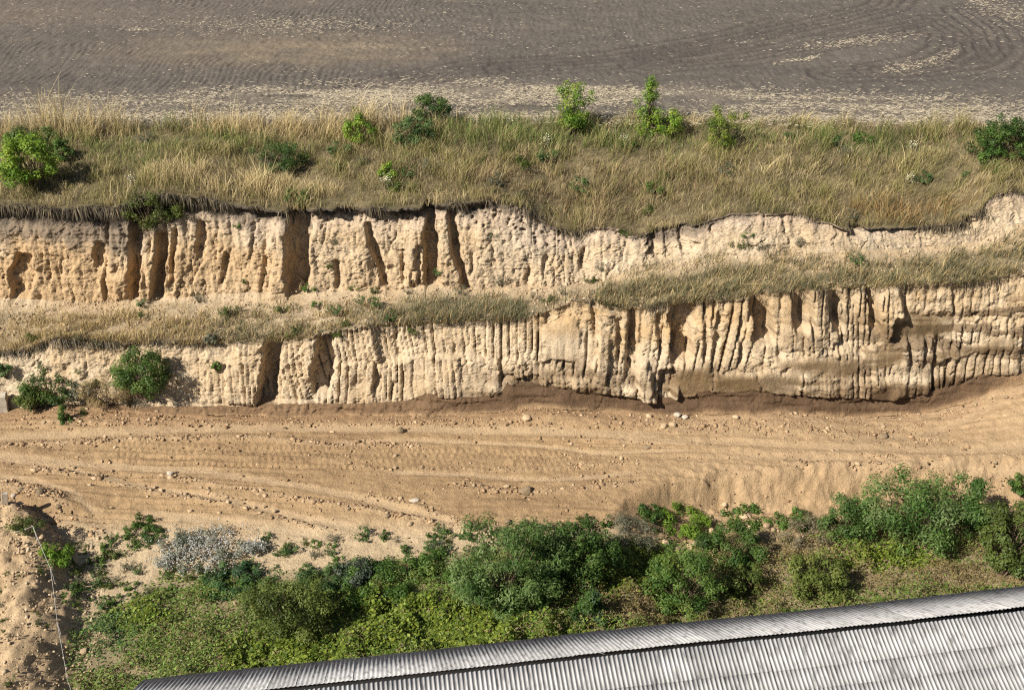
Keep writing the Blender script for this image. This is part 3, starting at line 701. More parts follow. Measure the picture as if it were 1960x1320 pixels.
# ---- grass on the slope
def pick(cols, t):
    cols = np.asarray(cols); t = np.clip(t, 0, .9999) * (len(cols) - 1); k = t.astype(int)
    return cols[k] + (cols[k + 1] - cols[k]) * (t - k)[:, None]
straw_c = np.array([.58, .46, .25]); gold_c = np.array([.42, .315, .145]); olive_c = np.array([.20, .175, .065]); green_c = np.array([.135, .165, .045]); brown_c = np.array([.19, .135, .07]); rust_c = np.array([.27, .17, .07])
def slope_grass(N):
    g = np.random.default_rng(21)
    X = g.uniform(-29, 29, N); v = g.uniform(0, 1.02, N)**.95
    Y3, Z3 = np.interp(X, XS, y3), np.interp(X, XS, z3); Y4 = np.interp(X, XS, y4)
    Y = Y3 + (Y4 - Y3) * v - .18 * (v < .05); Z = Z3 + (FZ - Z3) * np.clip(v, 0, 1) - .02
    px = pxof(X, Y, Z)
    big = fb(X * .35, Y * .5, 3, s=151); med = fb(X * 1.3, Y * 1.6, 3, s=152); tuf, _, tval = cell(X * 1.5, Y * 1.5, 12)
    keep = g.random(N) < np.clip(.62 + .7 * med + .5 * (.5 - tuf), .25, 1)
    h = (.24 + .46 * np.clip(.5 + big + .6 * med, 0, 1)) * g.uniform(.4, 1.5, N) * (.6 + .8 * tval)
    # where it is golden, green, brown
    gold = np.exp(-(((px - 480) / 220)**2)) * np.exp(-((v - .18) / .16)**2) + 1.5 * np.interp(px, [0, 40, 200, 330, 430, 520, 740, 800, 1000], [1, 1, .6, .1, .7, 1, 1, .3, 0]) * sst(.72, .9, v)
    gold = gold + .6 * np.exp(-((v - .97) / .04)**2) * np.interp(px, [1000, 1250, 1300, 1960], [0, .3, .8, 1]) + .5 * np.exp(-(((px - 1480) / 90)**2)) * np.exp(-((v - .4) / .2)**2)
    grn = np.interp(px, [0, 200, 480, 620, 850, 950, 1200, 1960], [.1, .55, .5, .2, .4, .75, .7, .4]) * np.exp(-((v - .82) / .17)**2) + .35 * np.exp(-(((px - 250) / 200)**2)) * np.exp(-((v - .5) / .3)**2) + .25 * (big > .2)
    brn = np.interp(px, [0, 700, 950, 1300, 1500], [.1, .1, .85, .8, .3]) * np.exp(-((v - .25) / .3)**2)
    rst = np.exp(-(((px - 1730) / 140)**2)) * np.exp(-((v - .12) / .15)**2)
    r = g.random((N, 4)) * .9 + .1
    sc_ = np.stack([gold * r[:, 0] * 1.3, grn * r[:, 1] * 1.2, brn * r[:, 2] * 1.1, rst * r[:, 3] * 1.2, .42 * g.random(N) + .2 * (tval > .6), .44 * g.random(N) + .25 * (tval < .18)], 1)
    k = np.argmax(sc_, 1)
    pal = np.stack([gold_c, green_c, brown_c, rust_c, olive_c, gold_c * .78])
    tip = np.stack([straw_c, green_c * 1.35, brown_c * 1.9, rust_c * 1.35, olive_c * 1.45, straw_c * .85])
    sh = g.uniform(.6, 1.35, N)[:, None] * (1 + .45 * med)[:, None]
    col = pal[k] * sh * .6; tc = tip[k] * sh  # blade feet darkened: shade between the tufts is put into their colour
    h = h * np.where(k == 0, 1.35 + .7 * (v > .85) * (px < 850), 1) * np.where(k == 2, .8, 1)
    lean = np.stack([.14 + .55 * fb(X * .9, Y * .9, 2, s=153) + g.normal(0, .42, N), -.1 + g.normal(0, .3, N), 0 * X], 1)
    m = keep & (np.abs(X) < 29)
    P_ = np.stack([X, Y, Z], 1)
    return [a[m] for a in (P_, h, lean, col, tc)]
p_, h_, l_, c_, t_ = slope_grass(122000)
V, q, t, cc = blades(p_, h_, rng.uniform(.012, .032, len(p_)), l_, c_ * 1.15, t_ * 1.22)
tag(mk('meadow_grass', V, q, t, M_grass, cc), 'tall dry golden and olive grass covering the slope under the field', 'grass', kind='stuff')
# ---- grass on the bench and tufts on the faces
def bench_grass(N):
    g = np.random.default_rng(22)
    X = g.uniform(-29, 29, N); v = g.uniform(-.03, 1.05, N)
    Y1_, Z1_ = np.interp(X, XS, y1), np.interp(X, XS, z1); Y2_, Z2_ = np.interp(X, XS, y2), np.interp(X, XS, z2)
    Y = Y1_ + (Y2_ - Y1_) * v; vc = np.clip(v, 0, 1); Z = Z1_ + (Z2_ - Z1_) * vc - .22 * np.sin(np.pi * vc) - .02
    px = pxof(X, Y, Z); n = fb(X * .7, Y * 1.2, 3, s=161); n2_ = fb(X * 2, Y * 2.6, 2, s=162)
    dens = np.interp(px, [0, 90, 330, 420, 560, 640, 720, 770, 1000, 1015, 1130, 1150, 1250, 1960], [.9, 1, .9, 1, .9, .6, .6, 1.3, 1.2, .12, .12, 1.6, 1.9, 1.9]) * (1 - sst(.45, .85, v + .25 * n)) 
    dens = dens + .35 * (n > .15) * (v > .4) * (px < 1000) * .5
    dens = dens + np.interp(px, [1140, 1200, 1300, 1960], [0, .5, .9, 1]) * (1 - sst(.55, 1.06, v + .35 * n)) * 1.2
    # bald sandy strip in the right hand bench
    dens = dens * np.where(px > 1130, np.clip(.95 + 1.6 * fb(X * .6, Y * 1.3, 3, s=164), .15, 1.5), 1)
    dens = dens * np.where(px < 720, np.clip(1.5 + 1.6 * fb(X * .9, Y * 1.8, 3, s=163), .1, 1.9), 1)
    dens = dens * (1 - .85 * np.exp(-(((px - 1590) / 70)**2)) * np.exp(-((v - .55) / .1)**2)) * (1 - .5 * (n2_ < -.25))
    keep = g.random(N) < np.clip(dens * .75 + .3 * n2_ * dens, 0, 1)
    grn = np.interp(px, [0, 380, 420, 560, 620, 740, 1000, 1140, 1300, 1960], [.1, .15, .6, .6, .3, .7, .8, .65, .6, .6]) + .3 * n
    gk = (g.random(N) < np.clip(grn, 0, 1))
    dry = pick([brown_c * .85, gold_c * .75, gold_c], g.random(N)); gr = pick([[.075, .072, .042], [.11, .105, .06], [.10, .115, .045], [.16, .135, .08], [.25, .20, .11]], g.random(N)**1.2)
    col = np.where(gk[:, None], gr, dry) * g.uniform(.7, 1.2, N)[:, None]
    h = g.uniform(.12, .62, N) * (.8 + .8 * n2_ + .4 * n) * np.interp(px, [0, 700, 760, 1000, 1140, 1250, 1960], [.9, .9, 1.3, 1.3, 1.6, 1.25, 1.15])
    lean = np.stack([.3 + g.normal(0, .45, N), -.15 + g.normal(0, .4, N) - .5 * (v < .05), 0 * X], 1)
    return [a[keep] for a in (np.stack([X, Y, Z], 1), h, lean, col, col * 1.35)]
p_, h_, l_, c_, t_ = bench_grass(74000)
V, q, t, cc = blades(p_, h_, rng.uniform(.014, .036, len(p_)), l_, c_ * 1.1, t_ * 1.2)
tag(mk('bench_grass', V, q, t, M_grass, cc), 'rough brown and olive grass along the quarry bench', 'grass', kind='stuff')

# ---- dead grass and roots hanging over the edges
def fringe(N):
    g = np.random.default_rng(23)
    out = []
    for (src_y, src_z, src_d, pk, pv, n) in ((y3, z3, d_e[-1], [0, 230, 260, 420, 480, 900, 960, 1040, 1240, 1260, 1330, 1400, 1600, 1640, 1870, 1900], [.8, 1, 1.3, 1.2, .6, .6, .1, .35, .3, .6, .5, .1, .1, .7, .9, .1], N), (y1, z1, d_c[-1], [0, 330, 420, 480, 520, 700, 900, 980, 1100, 1180, 1700, 1790, 1960], [1.2, 1.1, .3, 0, 0, .25, .35, .05, .05, .3, .25, .4, .1], N)):
        X = g.uniform(-28, 28, n)
        px = pxof(X, np.interp(X, XS, src_y), np.interp(X, XS, src_z))
        cl = vn(X * 1.3, X * 0 + 5)
        k = g.random(n) < np.interp(px, pk, pv) * np.clip(2.4 * cl * vn(X * 3.3, X * 0 + 9) - .22, .0, 1)
        X = X[k]; m = len(X); D = np.interp(X, XS, src_d)
        Y = np.interp(X, XS, src_y) - D - .04 + g.uniform(0, .15, m); Z = np.interp(X, XS, src_z) + .12 * D + .03
        L = g.uniform(.08, .62, m)**1.3 * np.clip(.3 + 1.3 * cl[k], .3, 1.5)
        a = g.uniform(0, 6.28, m); side = np.stack([np.cos(a), .4 * np.sin(a), 0 * a], 1) * g.uniform(.012, .028, m)[:, None]
        p0 = np.stack([X, Y, Z], 1); dr = np.stack([g.normal(.15, .6, m), -g.uniform(.15, .5, m), 0 * X], 1)
        p1 = p0 + dr * L[:, None] * .6 + np.array([0, 0, .05]) * g.normal(.6, .8, (m, 1)); p2 = p0 + dr * L[:, None] - np.array([0, 0, 1.]) * L[:, None]
        V = np.stack([p0 - side, p0 + side, p1 - side, p1 + side, p2], 1).reshape(-1, 3)
        col = pick([[.05, .04, .03], [.09, .072, .045], [.15, .12, .07], [.26, .20, .11]], g.random(m)**1.4)
        out.append((V, np.repeat(col, 5, 0)))
    V = np.concatenate([o[0] for o in out]); cc = np.concatenate([o[1] for o in out])
    i = np.arange(len(V) // 5)[:, None] * 5
    tag(mk('hanging_grass', V, i + np.array([[0, 1, 3, 2]]), i + np.array([[2, 3, 4]]), M_grass, cc), 'dark dead grass and roots hanging over the turf edges', 'grass', kind='stuff')
fringe(16000)

# ---- straw lying on the field
def straw():
    g = np.random.default_rng(31); P_ = []; S_ = []
    def add(n, px, py, keepf=None, s=1.0):
        X, Y, Z = at_z(px, py, FZ + .06)
        if keepf is not None:
            k = keepf(X, Y) > g.random(len(X)); X, Y = X[k], Y[k]
        P_.append(np.stack([X, Y, np.full(len(X), FZ + .075)], 1)); S_.append(np.full(len(X), s))
    n = 30000; px = g.uniform(-60, 2020, n); py = np.interp(px, [0, 400, 1000, 1300, 1960], [205, 188, 178, 188, 212]) + g.normal(0, 13, n)
    add(n, px, np.minimum(py, 232), lambda X, Y: np.clip(.5 + 1.2 * fb(X * .35, Y * 1.2, 3, s=171), 0.03, 1) * np.interp(X, [-40, -16, -10, 6, 12, 40], [.35, .4, 1, 1, .6, .5]), 1.1)
    n = 12000; px = g.uniform(-60, 2020, n); add(n, px, g.uniform(-40, 225, n), lambda X, Y: np.clip(.18 + .5 * fb(X * .25, Y * .5, 3, s=172), .04, 1), .9)
    n = 700; px = g.normal(1900, 60, n); add(n, px, 15 + (px - 1900) * .3 + g.normal(0, 12, n))
    n = 300; px = g.uniform(1690, 1835, n); add(n, px, 134 - ((px - 1690) / 145)**1.6 * 34 + g.normal(0, 6, n))
    n = 110; px = g.uniform(1480, 1570, n); add(n, px, 122 - (px - 1480) * .14 + g.normal(0, 2, n))
    n = 360; px = g.normal(1640, 60, n); add(n, px, 80 - (px - 1640) * .1 + g.normal(0, 5, n))
    n = 60; px = g.normal(265, 16, n); add(n, px, 57 + g.normal(0, 1.5, n), s=1.2)
    n = 1200; px = g.normal(560, 130, n); add(n, px, 48 + g.normal(0, 10, n), s=.8)
    n = 9000; px = g.uniform(-60, 2020, n); add(n, px, np.interp(px, [0, 500, 1960], [226, 222, 230]) + g.normal(0, 6, n), s=1.0)
    P_ = np.concatenate(P_); S_ = np.concatenate(S_); N = len(P_)
    P_[:, 2] += g.uniform(-.03, .05, N)
    a = g.normal(0, .55, N); tl = g.normal(0, .25, N)
    u = np.stack([np.cos(a), np.sin(a), tl], 1) * (g.uniform(.035, .115, N) * S_)[:, None]
    v = np.stack([-np.sin(a) * .5, np.cos(a) * .5, .6 + 0 * a], 1) * g.uniform(.006, .013, N)[:, None]
    V = np.stack([P_ - u - v, P_ + u - v, P_ + u + v, P_ - u + v], 1).reshape(-1, 3)
    col = pick([[.30, .24, .16], [.42, .35, .24], [.52, .45, .33]], g.random(N)) * g.uniform(.7, 1.1, N)[:, None]
    tag(mk('straw', V, np.arange(N * 4).reshape(-1, 4), None, M_straw, np.repeat(col, 4, 0)), 'pale straw litter strewn over the field edge', 'straw', kind='stuff')
straw()

# ---- clods and gravel
ico_v = []; ph_ = (1 + 5**.5) / 2
for a_ in (-1, 1):
    for b_ in (-ph_, ph_):
        ico_v += [(0, a_, b_), (a_, b_, 0), (b_, 0, a_)]
ico_v = unit(np.array(ico_v, float))
def hull_tris(v):
    t = []
    for i in range(12):
        for j in range(i + 1, 12):
            for k in range(j + 1, 12):
                if max(np.linalg.norm(v[i] - v[j]), np.linalg.norm(v[j] - v[k]), np.linalg.norm(v[i] - v[k])) < 1.2:
                    n = np.cross(v[j] - v[i], v[k] - v[i]); t.append((i, j, k) if n @ (v[i] + v[j] + v[k]) > 0 else (i, k, j))
    return np.array(t)
ico_t = hull_tris(ico_v)
def clods():
    g = np.random.default_rng(41)
    N = 46000
    X = g.uniform(-24, 24, N); Y = g.uniform(30.5, 39.6, N)
    Y = np.minimum(Y, np.interp(X, XS, y0) + .05)
    px = pxof(X, Y, 0 * X)
    dn = .10 + .12 * fb(X * .5, Y * .8, 3, s=181)
    sm_ = np.zeros(N); rg_ = np.zeros(N)
    for poly, w in bands:
        d, i_ = dline(poly, X, Y); sm_ = np.maximum(sm_, np.exp(-(d / w)**4) * i_)
    for poly, w, a_ in ridges:
        d, i_ = dline(poly, X, Y + .10 * fb(X * .9, Y * 0 + 2, 3, s=6)); rg_ = np.maximum(rg_, a_ * np.exp(-(d / (w * 1.3))**2) * i_)
    dn = (dn + .75 * rg_ + .50 * (1 - sst(.05, 1.0, np.interp(X, XS, y0) - Y)) * np.clip(.7 + 1.6 * fb(X * .8, Y * 0 + 3, 2, s=183), 0, 1.4)) * (1 - .9 * sm_)
    dn = dn * np.where(Y < 32, .6, 1)
    k = g.random(N) < dn
    X, Y, rg_ = X[k], Y[k], rg_[k]; N = len(X)
    sz = np.clip(g.lognormal(-3.82, .50, N), .012, .09) * (1 + .35 * rg_)
    Z = floor_z(X, Y) + sz * .08 + rg_ * .05
    jv = 1 + g.normal(0, .36, (N, 12, 1)); sc_ = np.stack([sz * g.uniform(.8, 1.5, N), sz * g.uniform(.8, 1.3, N), sz * g.uniform(.55, .95, N)], 1)[:, None, :]
    V = ico_v[None] * jv * sc_ + np.stack([X, Y, Z], 1)[:, None, :]
    T_ = (np.arange(N) * 12)[:, None, None] + ico_t[None]
    col = pick([[.20, .125, .068], [.28, .18, .098], [.35, .235, .135], [.42, .30, .185]], g.random(N)) * g.uniform(.8, 1.15, N)[:, None]
    tag(mk('gravel', V.reshape(-1, 3), None, T_.reshape(-1, 3), M_clod, np.repeat(col, 12, 0)), 'scattered tan clods and gravel over the quarry floor', 'gravel', kind='stuff')
clods()
# fallen crumbs caught on the bench and heap
def crumbs():
    g = np.random.default_rng(42)
    N = 3600
    X = g.uniform(-25, 25, N); v = g.uniform(.05, 1, N)
    Y1_, Z1_ = np.interp(X, XS, y1), np.interp(X, XS, z1); Y2_, Z2_ = np.interp(X, XS, y2), np.interp(X, XS, z2)
    Y = Y1_ + (Y2_ - Y1_) * v; Z = Z1_ + (Z2_ - Z1_) * v - .22 * np.sin(np.pi * v) + .02
    Xh = g.uniform(-21, -13.3, 2200); Yh = g.uniform(23, 33, 2200)
    kk = Xh < np.interp(Yh, heap[:, 0], heap[:, 1]) + .5
    Xh, Yh = Xh[kk], Yh[kk]; Zh = floor_z(Xh, Yh) + .03
    X = np.concatenate([X, Xh]); Y = np.concatenate([Y, Yh]); Z = np.concatenate([Z, Zh]); N = len(X)
    sz = np.clip(g.lognormal(-3.6, .45, N), .015, .10)
    V = ico_v[None] * (1 + g.normal(0, .22, (N, 12, 1))) * (sz[:, None] * g.uniform(.6, 1.4, (N, 3)))[:, None, :] + np.stack([X, Y, Z], 1)[:, None, :]
    T_ = (np.arange(N) * 12)[:, None, None] + ico_t[None]
    col = pick([[.30, .21, .125], [.40, .29, .175], [.46, .36, .24]], g.random(N))
    tag(mk('crumbled_earth', V.reshape(-1, 3), None, T_.reshape(-1, 3), M_clod, np.repeat(col, 12, 0)), 'loose crumbs of earth fallen on the bench and the heap', 'gravel', kind='stuff')
crumbs()

# ---- boulders
def rock_mesh(seed, sx, sy, sz, box=0.0):
    import bmesh
    bm = bmesh.new(); bmesh.ops.create_icosphere(bm, subdivisions=2, radius=1)
    g = np.random.default_rng(seed); dirs = unit(g.normal(size=(9, 3))); offs = g.uniform(.62, .95, 9)
    for v in bm.verts:
        p = np.array(v.co)
        for d, o in zip(dirs, offs):
            s = p @ d
            if s > o: p = p - d * (s - o) * .9
        if box: p = np.sign(p) * np.abs(p)**(1 - box)
        p = p * (1 + g.normal(0, .035))
        v.co = p * [sx, sy, sz]
    me = bpy.data.meshes.new('rock'); bm.to_mesh(me); bm.free()
    return me
ROCKS = [rock_mesh(s, 1.15, .95, .75) for s in (1, 2, 3, 4)]
def boulder(px, py, wpx, label, mat=M_stone, shape=0, group=None, sq=(1, 1, 1), rz=None, name='boulder', cat='rock', me=None, sink=.25, tilt=(0, 0)):
    X, Y, Z = hit(px, py)
    dep = Y * cP + (CH - Z) * sP; s = wpx / FPX * dep / 2.2
    o = bpy.data.objects.new(name, (me or ROCKS[shape % 4]).copy() if False else (me or ROCKS[shape % 4]))
    C.objects.link(o)
    if not o.data.materials: o.data.materials.append(mat)
    o.material_slots[0].link = 'OBJECT'; o.material_slots[0].material = mat
    o.location = (X, Y, Z + s * .75 * sq[2] * (1 - 2 * sink)); o.scale = (s * sq[0], s * sq[1], s * sq[2])
    o.rotation_euler = (tilt[0], tilt[1], random.uniform(0, 6) if rz is None else rz)
    return tag(o, label, cat, group)
boulder(1008, 943, 26, 'largest dark boulder lying alone in the middle of the quarry floor', M_stone_d, 0, sq=(1.1, 1, .9))
boulder(768, 826, 17, 'dark brown rounded stone beside the smooth track under the cliff', M_stone_d, 1)
boulder(1008, 802, 20, 'broad low tan boulder just in front of the brown cut strip', M_stone, 2, sq=(1.2, 1, .8))
boulder(1242, 800, 14, 'upright tan stone at the foot of the diagonal shadow on the wall', M_stone, 3, sq=(.8, .9, 1.3))
boulder(1271, 818, 17, 'left stone of a touching pair of round boulders near the wall foot', M_stone, 0)
boulder(1287, 815, 16, 'right stone of a touching pair of round boulders near the wall foot', M_stone, 1, sq=(1, 1, 1.1))
boulder(1296, 797, 16, 'pale flat stone behind the pair of round boulders', M_white, 2)
boulder(1311, 801, 13, 'small pale stone right of the flat pale one near the wall foot', M_white, 3)
boulder(1408, 800, 13, 'single tan stone below the wall right of the stone group', M_stone, 1)
boulder(1690, 836, 20, 'dark clod at the start of the ramp on the right', M_stone_d, 3, sq=(1, 1, .7))
boulder(741, 989, 14, 'grey stone at the lower middle of the floor beside small clods', M_stone_d, 2)
boulder(784, 1004, 13, 'tan stone in front of the grey stone at the floor edge', M_stone, 1)
boulder(666, 975, 12, 'dark stone standing alone left of the grey stone', M_stone_d, 0)
boulder(972, 1001, 15, 'dark stone above the big green bushes at the floor edge', M_stone_d, 3)
boulder(1237, 858, 13, 'low dark clod in the wheel tracks right of centre', M_stone_d, 2, sq=(1.2, 1, .6))
boulder(326, 909, 14, 'pale angular stone on the left clod ridge', M_white, 2)
boulder(793, 958, 16, 'pale slab lying in the light clod row', M_white, 1, sq=(1.3, 1, .6))
boulder(40, 941, 17, 'brown boulder left of the darkest stone by the low mound', M_stone_d, 0)
boulder(76, 944, 22, 'darkest flat stone beside the low mound at far left', M_stone_d, 1, sq=(1.2, 1, .7))
boulder(113, 972, 15, 'brown stone at the right end of the left clod pile', M_stone_d, 2)
boulder(26, 950, 12, 'pale stone leaning beside the upright slab', M_white, 3)
def box_mesh(sx, sy, sz, seed):
    import bmesh
    bm = bmesh.new(); bmesh.ops.create_cube(bm, size=1)
    bmesh.ops.subdivide_edges(bm, edges=bm.edges[:], cuts=2, use_grid_fill=True)
    bmesh.ops.bevel(bm, geom=[e for e in bm.edges if len(e.link_faces) == 2 and e.calc_face_angle() > 1], offset=.05, segments=1, affect='EDGES')
    g = np.random.default_rng(seed)
    for v in bm.verts: v.co = (np.array(v.co) + g.normal(0, .018, 3)) * [sx, sy, sz]
    me = bpy.data.meshes.new('slab'); bm.to_mesh(me); bm.free()
    me.materials.append(M_white); return me
def slab(px, py, dims, label, rot, name='stone_slab', cat='slab'):
    X, Y, Z = hit(px, py)
    o = bpy.data.objects.new(name, box_mesh(*dims, 3)); C.objects.link(o)
    o.location = (X, Y, Z + dims[2] * .42); o.rotation_euler = rot
    return tag(o, label, cat)
slab(12, 964, (.22, .12, .55), 'pale upright slab standing by the clod pile at far left', (.15, .22, .3))
slab(4, 785, (.62, .45, .85), 'whitish concrete block standing at the foot of the wall at far left', (0, .06, .25), 'concrete_block', 'block')
gg = np.random.default_rng(52)
n_made = 0
while n_made < 62:
    poly, w, a_ = ridges[gg.choice(len(ridges), p=None)]
    i = gg.integers(0, len(poly) - 1); t_ = gg.random()
    px = poly[i][0] + (poly[i + 1][0] - poly[i][0]) * t_; py = poly[i][1] + (poly[i + 1][1] - poly[i][1]) * t_ + gg.normal(0, 4)
    if not (5 < px < 1950): continue
    boulder(px, py, gg.uniform(6, 11), 'small tan clod lying among gravel in a row on the quarry floor', M_stone, n_made, 'tan clods in rows on the quarry floor', name='clod', cat='clod', sq=(gg.uniform(.85, 1.25), 1, gg.uniform(.7, 1.1)))
    n_made += 1
n_made = 0
while n_made < 26:
    px, py = gg.uniform(0, 150), gg.uniform(1020, 1110)
    if px > 40 + (py - 1020) * .5: continue
    boulder(px, py, gg.uniform(4, 8), 'brown lump of earth on the top of the spoil heap', M_stone, n_made, 'earth lumps on the spoil heap', name='earth_lump', cat='clod')
    n_made += 1
n_made = 0
for (bx, by, sx, sy, cnt) in [(1480, 1022, 70, 7, 10), (1320, 1045, 30, 8, 8), (1390, 990, 60, 8, 8), (440, 1160, 22, 12, 8), (310, 1166, 22, 5, 4), (185, 1230, 25, 8, 3)]:
    for _ in range(cnt):
        boulder(gg.normal(bx, sx), gg.normal(by, sy), gg.uniform(9, 20), 'pale lump of earth among the weeds below the quarry floor', M_stone, n_made, 'pale earth lumps among the weeds', name='earth_lump', cat='clod')
        n_made += 1

# ------------------------------------------------------------------ shrubs
def shrub_parts(seed, w, h, d, n, leaf, cols, ratio=.45, droop=0.0, shape='round', clumps=None, up=.5, dark=None, spiky=0.0, nstem=9):
    """crown of leaf clumps held on bent stems; base at the origin, metres"""
    g = np.random.default_rng(seed)
    K = clumps or int(np.clip(18 + w * h * 7, 16, 80))
    u = unit(g.normal(size=(K, 3))); rad = g.uniform(.35, 1, K)**.45
    ctr = u * rad[:, None]
    if shape == 'round':
        ctr = ctr * [w / 2, d / 2, h * .46] + [0, 0, h * .52]
    elif shape == 'cone':
        zz_ = g.uniform(0, 1, K)**1.3; a = g.uniform(0, 6.28, K); rr = (1 - zz_ * .9) * g.uniform(.3, 1, K)
        ctr = np.stack([np.cos(a) * rr * w / 2, np.sin(a) * rr * d / 2, zz_ * h * .92 + .05 * h], 1)
    elif shape == 'vase':
        zz_ = g.uniform(.12, 1, K); a = g.uniform(0, 6.28, K); rr = (.35 + .65 * np.sqrt(zz_)) * g.uniform(.2, 1, K)
        ctr = np.stack([np.cos(a) * rr * w / 2, np.sin(a) * rr * d / 2, zz_ * h * .9], 1)
    else:                                                  # low, wide
        ctr = ctr * [w / 2, d / 2, h * .4] + [0, 0, h * .4]
    ctr[:, 2] = np.maximum(ctr[:, 2], .06 * h)
    ctr += g.normal(0, .05, ctr.shape) * min(w, h)
    crad = g.uniform(.6, 1.35, K) * (w * d * h / K)**(1 / 3) * .50
    wts = crad**2; wts /= wts.sum()
    kk = g.choice(K, n, p=wts)
    off = unit(g.normal(size=(n, 3))) * (g.random(n)**.4)[:, None] * crad[kk][:, None]
    off[:, 2] *= .85 + spiky
    c = ctr[kk] + off
    c[:, 2] = np.abs(c[:, 2]) + .02
    nrm = unit(off) * .8 + rand_n(n, g, up) * .8
    cols = np.asarray(cols, float)
    kc = np.clip(g.normal(.5, .27, K), 0, 1)
    col = pick(cols, np.clip(kc[kk] + g.normal(0, .13, n), 0, 1)) * g.uniform(.75, 1.25, n)[:, None]
    V, q, cc = leaves(c, nrm, leaf * 1.2 * g.uniform(.6, 1.35, n), ratio, col, g)
    # stems
    SV = []; SQ = []
    sel = np.concatenate([np.arange(K)]) if K < 40 else g.choice(K, 40, False)
    r0 = .012 + .012 * h
    for k in sel:
        b = np.array([g.normal(0, .05 * w), g.normal(0, .05 * d), -.08]); e = ctr[k]
        mid = b * .4 + e * .6; mid[:2] *= .75; mid[2] = max(mid[2], e[2] * .55)
        e = mid * .35 + e * .65; pts = [b, mid * .8 + b * .2, e]; rr = [r0, r0 * .6, r0 * .22]
        i0 = len(SV)
        for p_2, r_2 in zip(pts, rr):
            for j in range(3):
                SV.append(p_2 + r_2 * np.array([math.cos(j * 2.094), math.sin(j * 2.094), 0]))
        for s_ in range(2):
            for j in range(3):
                SQ.append([i0 + s_ * 3 + j, i0 + s_ * 3 + (j + 1) % 3, i0 + s_ * 3 + 3 + (j + 1) % 3, i0 + s_ * 3 + 3 + j])
    return (V, q, cc), (np.array(SV), np.array(SQ))
G_bright = [[.06, .12, .014], [.12, .21, .025], [.19, .28, .04], [.27, .33, .055]]
G_mid = [[.032, .070, .015], [.06, .12, .024], [.105, .17, .04], [.16, .215, .06]]
G_dark = [[.026, .055, .012], [.042, .085, .018], [.068, .12, .028], [.11, .165, .045]]
G_olive = [[.045, .064, .016], [.07, .098, .022], [.105, .135, .033], [.15, .175, .05]]
G_willow = [[.04, .08, .02], [.07, .125, .035], [.12, .18, .06], [.20, .26, .12]]
G_teal = [[.04, .078, .028], [.072, .122, .044], [.12, .175, .07]]
G_yel = [[.055, .092, .015], [.105, .150, .024], [.165, .215, .035], [.25, .28, .055]]
G_grey = [[.10, .105, .06], [.16, .16, .10], [.25, .245, .17]]
for pal_ in (G_bright, G_mid, G_dark, G_olive, G_willow, G_teal, G_yel):
    for q_ in pal_: q_[0] = q_[0] * 1.06; q_[1] = q_[1] * 1.06; q_[2] = q_[2] * .85
SEED = [100]
def shrub(px, py, wpx, hpx, cols, label, cat='bush', shape='round', n=None, leaf=.085, ratio=.45, group=None, name='shrub', depth=.8, **kw):
    X, Y, Z = hit(px, py)
    dep = Y * cP + (CH - Z) * sP; s = dep / FPX
    w = wpx * s * 1.1; h = hpx * s / .87; d = w * depth
    h = max(.25, h - d * .16)                               # what is seen from above is partly depth
    SEED[0] += 1
    n = int(1.5 * (n or np.clip(900 * w * h / (leaf / .085)**2 + 250, 250, 9500)))
    (V, q, cc), (SV, SQ) = shrub_parts(SEED[0], w, h, d, n, leaf, cols, ratio, shape=shape, **kw)
    zg = float(terrain_z(X, Y + d * .34))
    root = empty(name, (X, Y + d * .34, zg - .04) if abs(zg - Z) < .45 else (X, Y - .05, Z - .04))
    tag(root, label, cat, group)
    f = mk('foliage', V, q, None, M_leaf, cc, root)
    st = mk('stem', SV, SQ, None, M_stem, None, root)
    KIDS[root.name] = [f, st]
    return root
# --- shrubs along the field edge
shrub(58, 382, 104, 108, G_bright, 'broad bright green bush at the left end of the grassy slope', leaf=.11, n=4200)
shrub(60, 300, 95, 45, G_dark, 'dark green bush behind the bright bush at left end of slope', leaf=.09)
shrub(118, 315, 36, 40, G_mid, 'small dull green bush right of the bright bush at left', leaf=.08)
shrub(682, 240, 28, 32, G_mid, 'little dark bush in golden grass at the field edge', leaf=.08)
shrub(688, 284, 56, 50, G_bright, 'small light green bush below the golden grass left of centre', leaf=.10, n=1300)
shrub(825, 246, 66, 56, G_dark, 'dark rounded bush against the field left of centre', leaf=.085, n=2600)
shrub(793, 292, 78, 66, G_teal, 'grey green bush with pale twigs below the dark rounded bush', leaf=.09, n=2200)
shrub(1096, 270, 76, 98, G_bright, 'upright fresh green bush with a clear stem at the field edge', shape='vase', leaf=.085, n=3000)
shrub(1243, 268, 66, 100, G_bright, 'tall loose green bush with a pointed top at the field edge', shape='cone', leaf=.085, n=2200)
shrub(1283, 275, 52, 52, G_bright, 'low green bush attached right of the tall pointed bush', leaf=.085, n=1100)
shrub(1386, 300, 66, 80, G_yel, 'yellowish green bush standing in the grass right of centre', shape='vase', leaf=.08, n=2400)
shrub(535, 338, 92, 56, G_dark, 'dark wide bush in the middle of the grassy slope', leaf=.075, n=2200)
shrub(1920, 322, 96, 84, G_dark, 'dense dark green bush at the right end of the slope', leaf=.10, n=3000)
shrub(1905, 325, 50, 40, G_mid, 'lighter low bush at the foot of the dense dark bush at right', leaf=.09)
shrub(745, 352, 34, 34, G_bright, 'small bright weed with pale flowers on the slope', 'weed', leaf=.09, name='weed')
shrub(566, 392, 40, 28, G_mid, 'low green bush at the turf edge above the wide dark gully', leaf=.07)
shrub(285, 440, 78, 78, G_olive, 'dark straggly bush hanging from the turf edge over the left wall', leaf=.07, n=2000)
shrub(330, 425, 50, 40, G_olive, 'olive bush clinging to the wall right of the straggly bush', leaf=.07)
